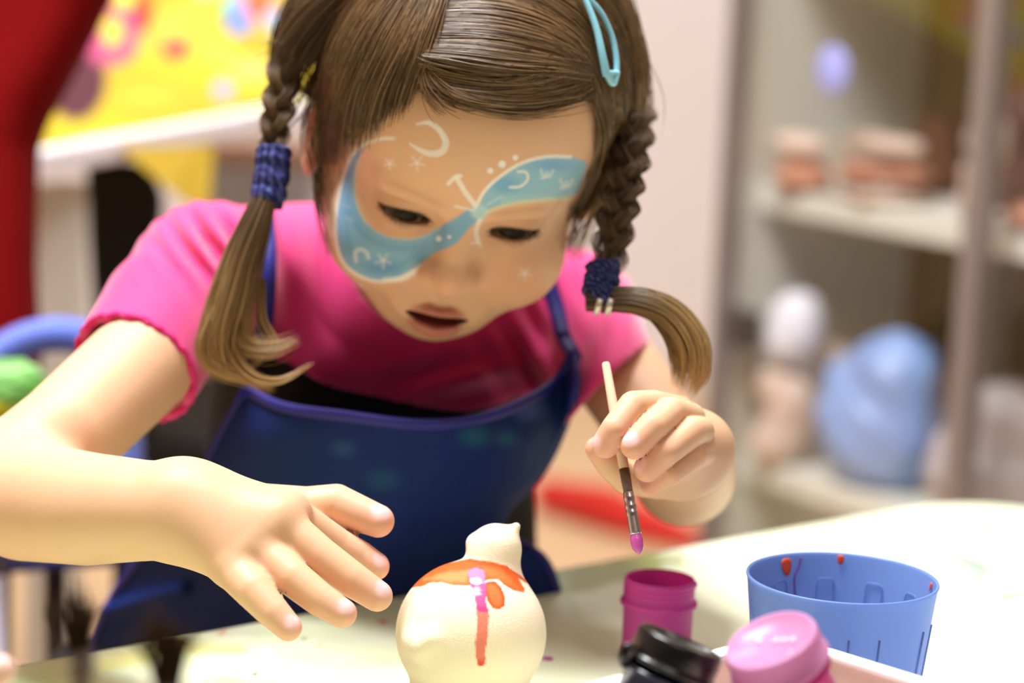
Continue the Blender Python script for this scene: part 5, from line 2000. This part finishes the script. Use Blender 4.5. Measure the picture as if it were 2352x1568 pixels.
def braid(path, lobe, amp, turns, count):
    """three strands plaited along a path of (px, py, depth)"""
    n = 60
    c = catmull(np.array([P(*q) for q in path]), n)
    t = np.gradient(c, axis=0)
    t /= np.linalg.norm(t, axis=1, keepdims=True)
    a = np.cross(t, -FWD)
    a /= np.linalg.norm(a, axis=1, keepdims=True)
    b = np.cross(t, a)
    out, cols = [], []
    s = np.linspace(0, 1, n) * turns * 2 * math.pi
    fat = 1.0 - 0.25 * np.linspace(0, 1, n)
    for k in range(3):
        ph = s + k * 2 * math.pi / 3
        cen_ = c + (amp * fat * np.sin(ph))[:, None] * a + (amp * 0.55 * fat * np.sin(2 * ph))[:, None] * b
        for _ in range(count):
            rr, th = math.sqrt(rg.random()), rg.uniform(0, 6.283)
            sw = 1 + 0.18 * np.sin(2 * ph)
            p = cen_ + (lobe * fat * rr * sw)[:, None] * (math.cos(th) * a + math.sin(th) * b)
            out.append(p)
            g_ = np.clip(rg.normal(0.35, 0.25), 0, 1)
            cc0 = (HAIR_D * (1 - g_) + HAIR_M * g_) * (0.8 + 0.4 * rg.random())
            cols.append(np.repeat(cc0[None], n, 0))
    return out, cols


eL_ = to_px(hw((-74, -10, -6))[None])[0]
eR_ = to_px(hw((74, -10, -6))[None])[0]
DL, DR = 1.222, 1.205
emit('braid', [braid([(700, 60, DL + 0.02), (662, 130, DL + 0.006), (645, 210, DL), (634, 280, DL - 0.002), (624, 350, DL - 0.004)], 0.0052, 0.0055, 1.6, 120)], 'short plait above the left hair tie')
emit('braid', [braid([(1452, 250, DR + 0.03), (1445, 340, DR + 0.012), (1428, 430, DR), (1412, 520, DR - 0.006), (1390, 625, DR - 0.01)], 0.0068, 0.0066, 2.2, 130)], 'plait above the right hair tie')
# dark gathered mass where the left braid begins
emit('gathered_hair', [bundle([(820, -40, DL - 0.03), (740, 40, DL - 0.01), (680, 120, DL), (655, 200, DL)], [0.006, 0.011, 0.012, 0.009], 320, tip=0.0, n=20, dark=0.2)])
TLd = DL - 0.012
emit('pigtail', [
    bundle([(608, 455, TLd), (582, 520, TLd - 0.004), (550, 600, TLd - 0.008), (522, 690, TLd - 0.01), (500, 770, TLd - 0.01), (510, 835, TLd - 0.008), (560, 860, TLd - 0.006)], [0.006, 0.0075, 0.0085, 0.009, 0.008, 0.006, 0.004], 360, 1.0, spread=0.4),
    bundle([(608, 455, TLd), (585, 540, TLd - 0.002), (560, 640, TLd - 0.004), (545, 730, TLd - 0.006), (560, 790, TLd - 0.006), (625, 800, TLd - 0.004), (690, 775, TLd)], [0.006, 0.008, 0.009, 0.0075, 0.006, 0.005, 0.003], 200, 0.9, spread=0.5),
    bundle([(600, 470, TLd), (555, 590, TLd - 0.008), (494, 730, TLd - 0.012), (470, 800, TLd - 0.012), (500, 845, TLd - 0.01), (580, 870, TLd - 0.008), (630, 905, TLd - 0.006)], [0.005, 0.006, 0.005, 0.0045, 0.004, 0.0035, 0.0025], 170, 1.0, spread=0.4, start=0.15),
    bundle([(520, 760, TLd - 0.01), (545, 830, TLd - 0.01), (590, 870, TLd - 0.01), (650, 872, TLd - 0.006), (720, 830, TLd)], [0.004, 0.004, 0.003, 0.002, 0.0008], 60, 1.0, start=0.5),
    bundle([(600, 640, TLd), (600, 730, TLd), (625, 790, TLd), (590, 830, TLd - 0.004), (570, 855, TLd - 0.005)], [0.002, 0.003, 0.003, 0.002, 0.001], 40, 1.0, start=0.4)],
    'loose pigtail curling at its ends over the right shoulder')
TRd = DR - 0.02
emit('pigtail', [
    bundle([(1345, 690, TRd), (1400, 688, TRd), (1460, 690, TRd - 0.002), (1530, 716, TRd - 0.004), (1580, 775, TRd - 0.006), (1592, 840, TRd - 0.006), (1570, 915, TRd - 0.004)], [0.0052, 0.006, 0.0068, 0.008, 0.009, 0.0085, 0.0045], 460, 0.95, start=0.1),
    bundle([(1400, 684, TRd), (1480, 684, TRd - 0.004), (1560, 730, TRd - 0.006), (1602, 800, TRd - 0.008), (1605, 860, TRd - 0.006), (1588, 905, TRd)], [0.004, 0.005, 0.005, 0.005, 0.005, 0.002], 170, 1.0, start=0.25),
    bundle([(1420, 700, TRd), (1490, 712, TRd - 0.002), (1540, 765, TRd - 0.004), (1560, 830, TRd - 0.004), (1552, 895, TRd - 0.004)], [0.004, 0.004, 0.005, 0.005, 0.003], 140, 0.7)],
    'pigtail arching out and down over the left arm')
# long loose hairs beside the right pigtail
fly = []
for k in range(26):
    x0 = rg.uniform(1440, 1490)
    x1 = x0 + rg.normal(8, 12)
    fly.append(bundle([(x0 - 40, rg.uniform(-60, 40), DR + 0.03), (x0, 120, DR + 0.03), (x1 + 4, 230, DR + 0.02), (x1 - 8, rg.uniform(300, 400), DR + 0.01)], [0.0008, 0.0008], 2, 0.2, n=16))
emit('loose_hairs', fly, r0=0.0002)

# ---- hair ties
m_tie = mat('navy_hair_tie', rough=0.8, attr='Col', bump=0.5, bump_scale=900, noise=0.75, noise_scale=1000, spec=0.2)


def hair_tie(path, rpx, seed, label):
    d0 = path[0][2]
    pts = [P(*q) for q in path]
    A = np.array(pts)
    def fn(p):
        d = chain(p, pts, [rp(rpx, d0)] * len(pts))
        ax = (pts[-1] - pts[0]) / np.linalg.norm(pts[-1] - pts[0])
        s = (p - pts[0]) @ ax
        d = np.maximum(d, np.abs(s - np.linalg.norm(pts[-1] - pts[0]) / 2) - np.linalg.norm(pts[-1] - pts[0]) / 2 - 0.003)
        return d + 0.0004 * np.sin(s * 2 * math.pi / 0.0075 + 2 * vnoise(p, 150, seed + 5)) + 0.0012 * vnoise(p, 480, seed)
    V, F = mesh_field(fn, A.min(0) - 0.016, A.max(0) + 0.016, 0.0009)
    C = np.tile(s2l((34, 40, 94)), (len(V), 1))
    n1_, n2_ = vnoise(V, 3000, seed + 1), vnoise(V, 220, seed + 2)
    paint(C, np.clip(n1_ * 1.2, 0, 1), (112, 116, 180), 0.7)
    paint(C, np.clip(-n1_ * 1.2, 0, 1), (22, 24, 54), 0.8)
    paint(C, np.clip(n2_ - 0.7, 0, 1) * 2, (100, 92, 200), 0.6)
    o = child_local(make_obj('hair_tie', V, F, m_tie, colors=C), girl)
    o['label'] = label
    return o


hair_tie([(627, 352, DL - 0.006), (622, 405, DL - 0.008), (612, 455, DL - 0.010)], 40, 51, 'fuzzy navy hair tie above the curled pigtail')
tie_r = hair_tie([(1388, 622, DR - 0.012), (1378, 660, DR - 0.016), (1384, 690, DR - 0.018)], 40, 61, 'fuzzy navy hair tie on the arched pigtail')
m_metal = mat('hair_tie_metal', (226, 222, 214), 0.3, metal=0.6)
for dx in (-11, 14):
    child_local(tube('tie_clasp', [P(1382 + dx + 8, 686, DR - 0.030), P(1382 + dx - 2, 722, DR - 0.028)], 0.0015, m_metal, None, 10), tie_r)

# ---- hair clip
m_clip = mat('sky_blue_enamel', (146, 214, 236), 0.25, coat=0.5)


def clip_pt(x, y):
    return scalp(x, y, 0.0095)


arm1 = catmull(np.array([clip_pt(*q) for q in ((1296, -16), (1316, 24), (1336, 80), (1348, 135), (1357, 182))]), 30)
arm2 = catmull(np.array([clip_pt(*q) for q in ((1312, 10), (1345, 45), (1368, 95), (1378, 145), (1378, 182))]), 30)
v, f = join_data([tube_data(arm1, np.linspace(0.0013, 0.0021, 30), 10), tube_data(arm2, np.linspace(0.0012, 0.0016, 30), 10),
                  tube_data(catmull(np.array([arm1[-3], (arm1[-1] + arm2[-1]) / 2 + (arm1[-1] - arm1[-4]) * 0.7, arm2[-3]]), 14), 0.0019, 10),
                  tube_data(np.array([arm1[-2], (arm1[-2] + arm2[-2]) / 2, arm2[-2]]), 0.0019, 10)])
cl_ = child_local(make_obj('hair_clip', v, f, m_clip), girl)
cl_['label'] = 'sky blue snap hair clip'

# ---- eyelashes
for sgn in (-1, 1):
    L_, LC = [], []
    for k in range(46):
        s = -1 + 2 * k / 45
        for lower in (0, 1):
            if lower and k % 2:
                continue
            u_ = (-19.4 + 3.4 * s * s) if lower else (-9.8 - 4.4 * s * s)
            x_ = EYE_C[0] + 13 * s
            q0 = np.array([x_, u_, EYE_C[2] + math.sqrt(max(1, (EYE_R + 1.0) ** 2 - (13 * s) ** 2 - (u_ - EYE_C[1]) ** 2))])
            ln = (3.0 if lower else 6.0) * (1 - 0.35 * abs(s - 0.2))
            dr = np.array([0.35 * s + 0.1, -0.72 if not lower else -0.6, 0.75])
            q1 = q0 + dr * ln * 0.5
            q2 = q0 + dr * ln + np.array([0.1 * s, 0.25 if not lower else -0.2, 0.1]) * ln
            pts = np.array([q0, q1, q2]) + rg.normal(size=(3, 3)) * 0.12
            pts[:, 0] *= sgn
            L_.append(catmull(hw(pts), 6))
            LC.append(np.repeat(s2l((30, 22, 16))[None], 6, 0))
    strands_mesh('eyelashes', np.array(L_), np.linspace(0.0003, 0.00006, 6), np.array(LC), m_hair, body)

# ================================================================== brush in her hand
b0, b1 = P(1391, 832, 1.130), P(1468, 1272, 1.106)
ax = (b1 - b0) / np.linalg.norm(b1 - b0)
Lb = np.linalg.norm(b1 - b0)
br = empty('paintbrush', tuple(b1), 'thin wooden paintbrush with purple-tipped bristles held over the magenta jar', 'paintbrush')


def along(t):
    return b0 + ax * Lb * t


child_local(tube('handle', [along(0), along(0.01), along(0.3), along(0.55), along(0.66)], [0.0014, 0.0019, 0.0024, 0.0024, 0.0020], mat('pale_brush_wood', (238, 212, 184), 0.45), None, 16), br)
child_local(tube('handle_tip', [along(0.56), along(0.62), along(0.70)], [0.00245, 0.0024, 0.0021], mat('stained_brush_wood', (110, 84, 74), 0.4), None, 16), br)
fp = np.linspace(0.68, 0.90, 26)
fr_ = np.interp(fp, [0.68, 0.90], [0.0024, 0.0027]) + 0.00025 * np.isin(np.arange(26), (3, 4, 8, 9, 12, 13))
child_local(tube('ferrule', [along(t) for t in fp], fr_, mat('silver_ferrule', (196, 188, 200), 0.25, metal=0.9), None, 16), br)
bt = np.linspace(0.895, 1.0, 14)
child_local(tube('bristles', [along(t) for t in bt], np.interp(bt, [0.895, 0.93, 0.97, 0.99, 1.0], [0.0024, 0.0030, 0.0027, 0.0016, 0.0004]), mat('purple_wet_bristles', (196, 84, 168), 0.3, coat=0.4), None, 14), br)
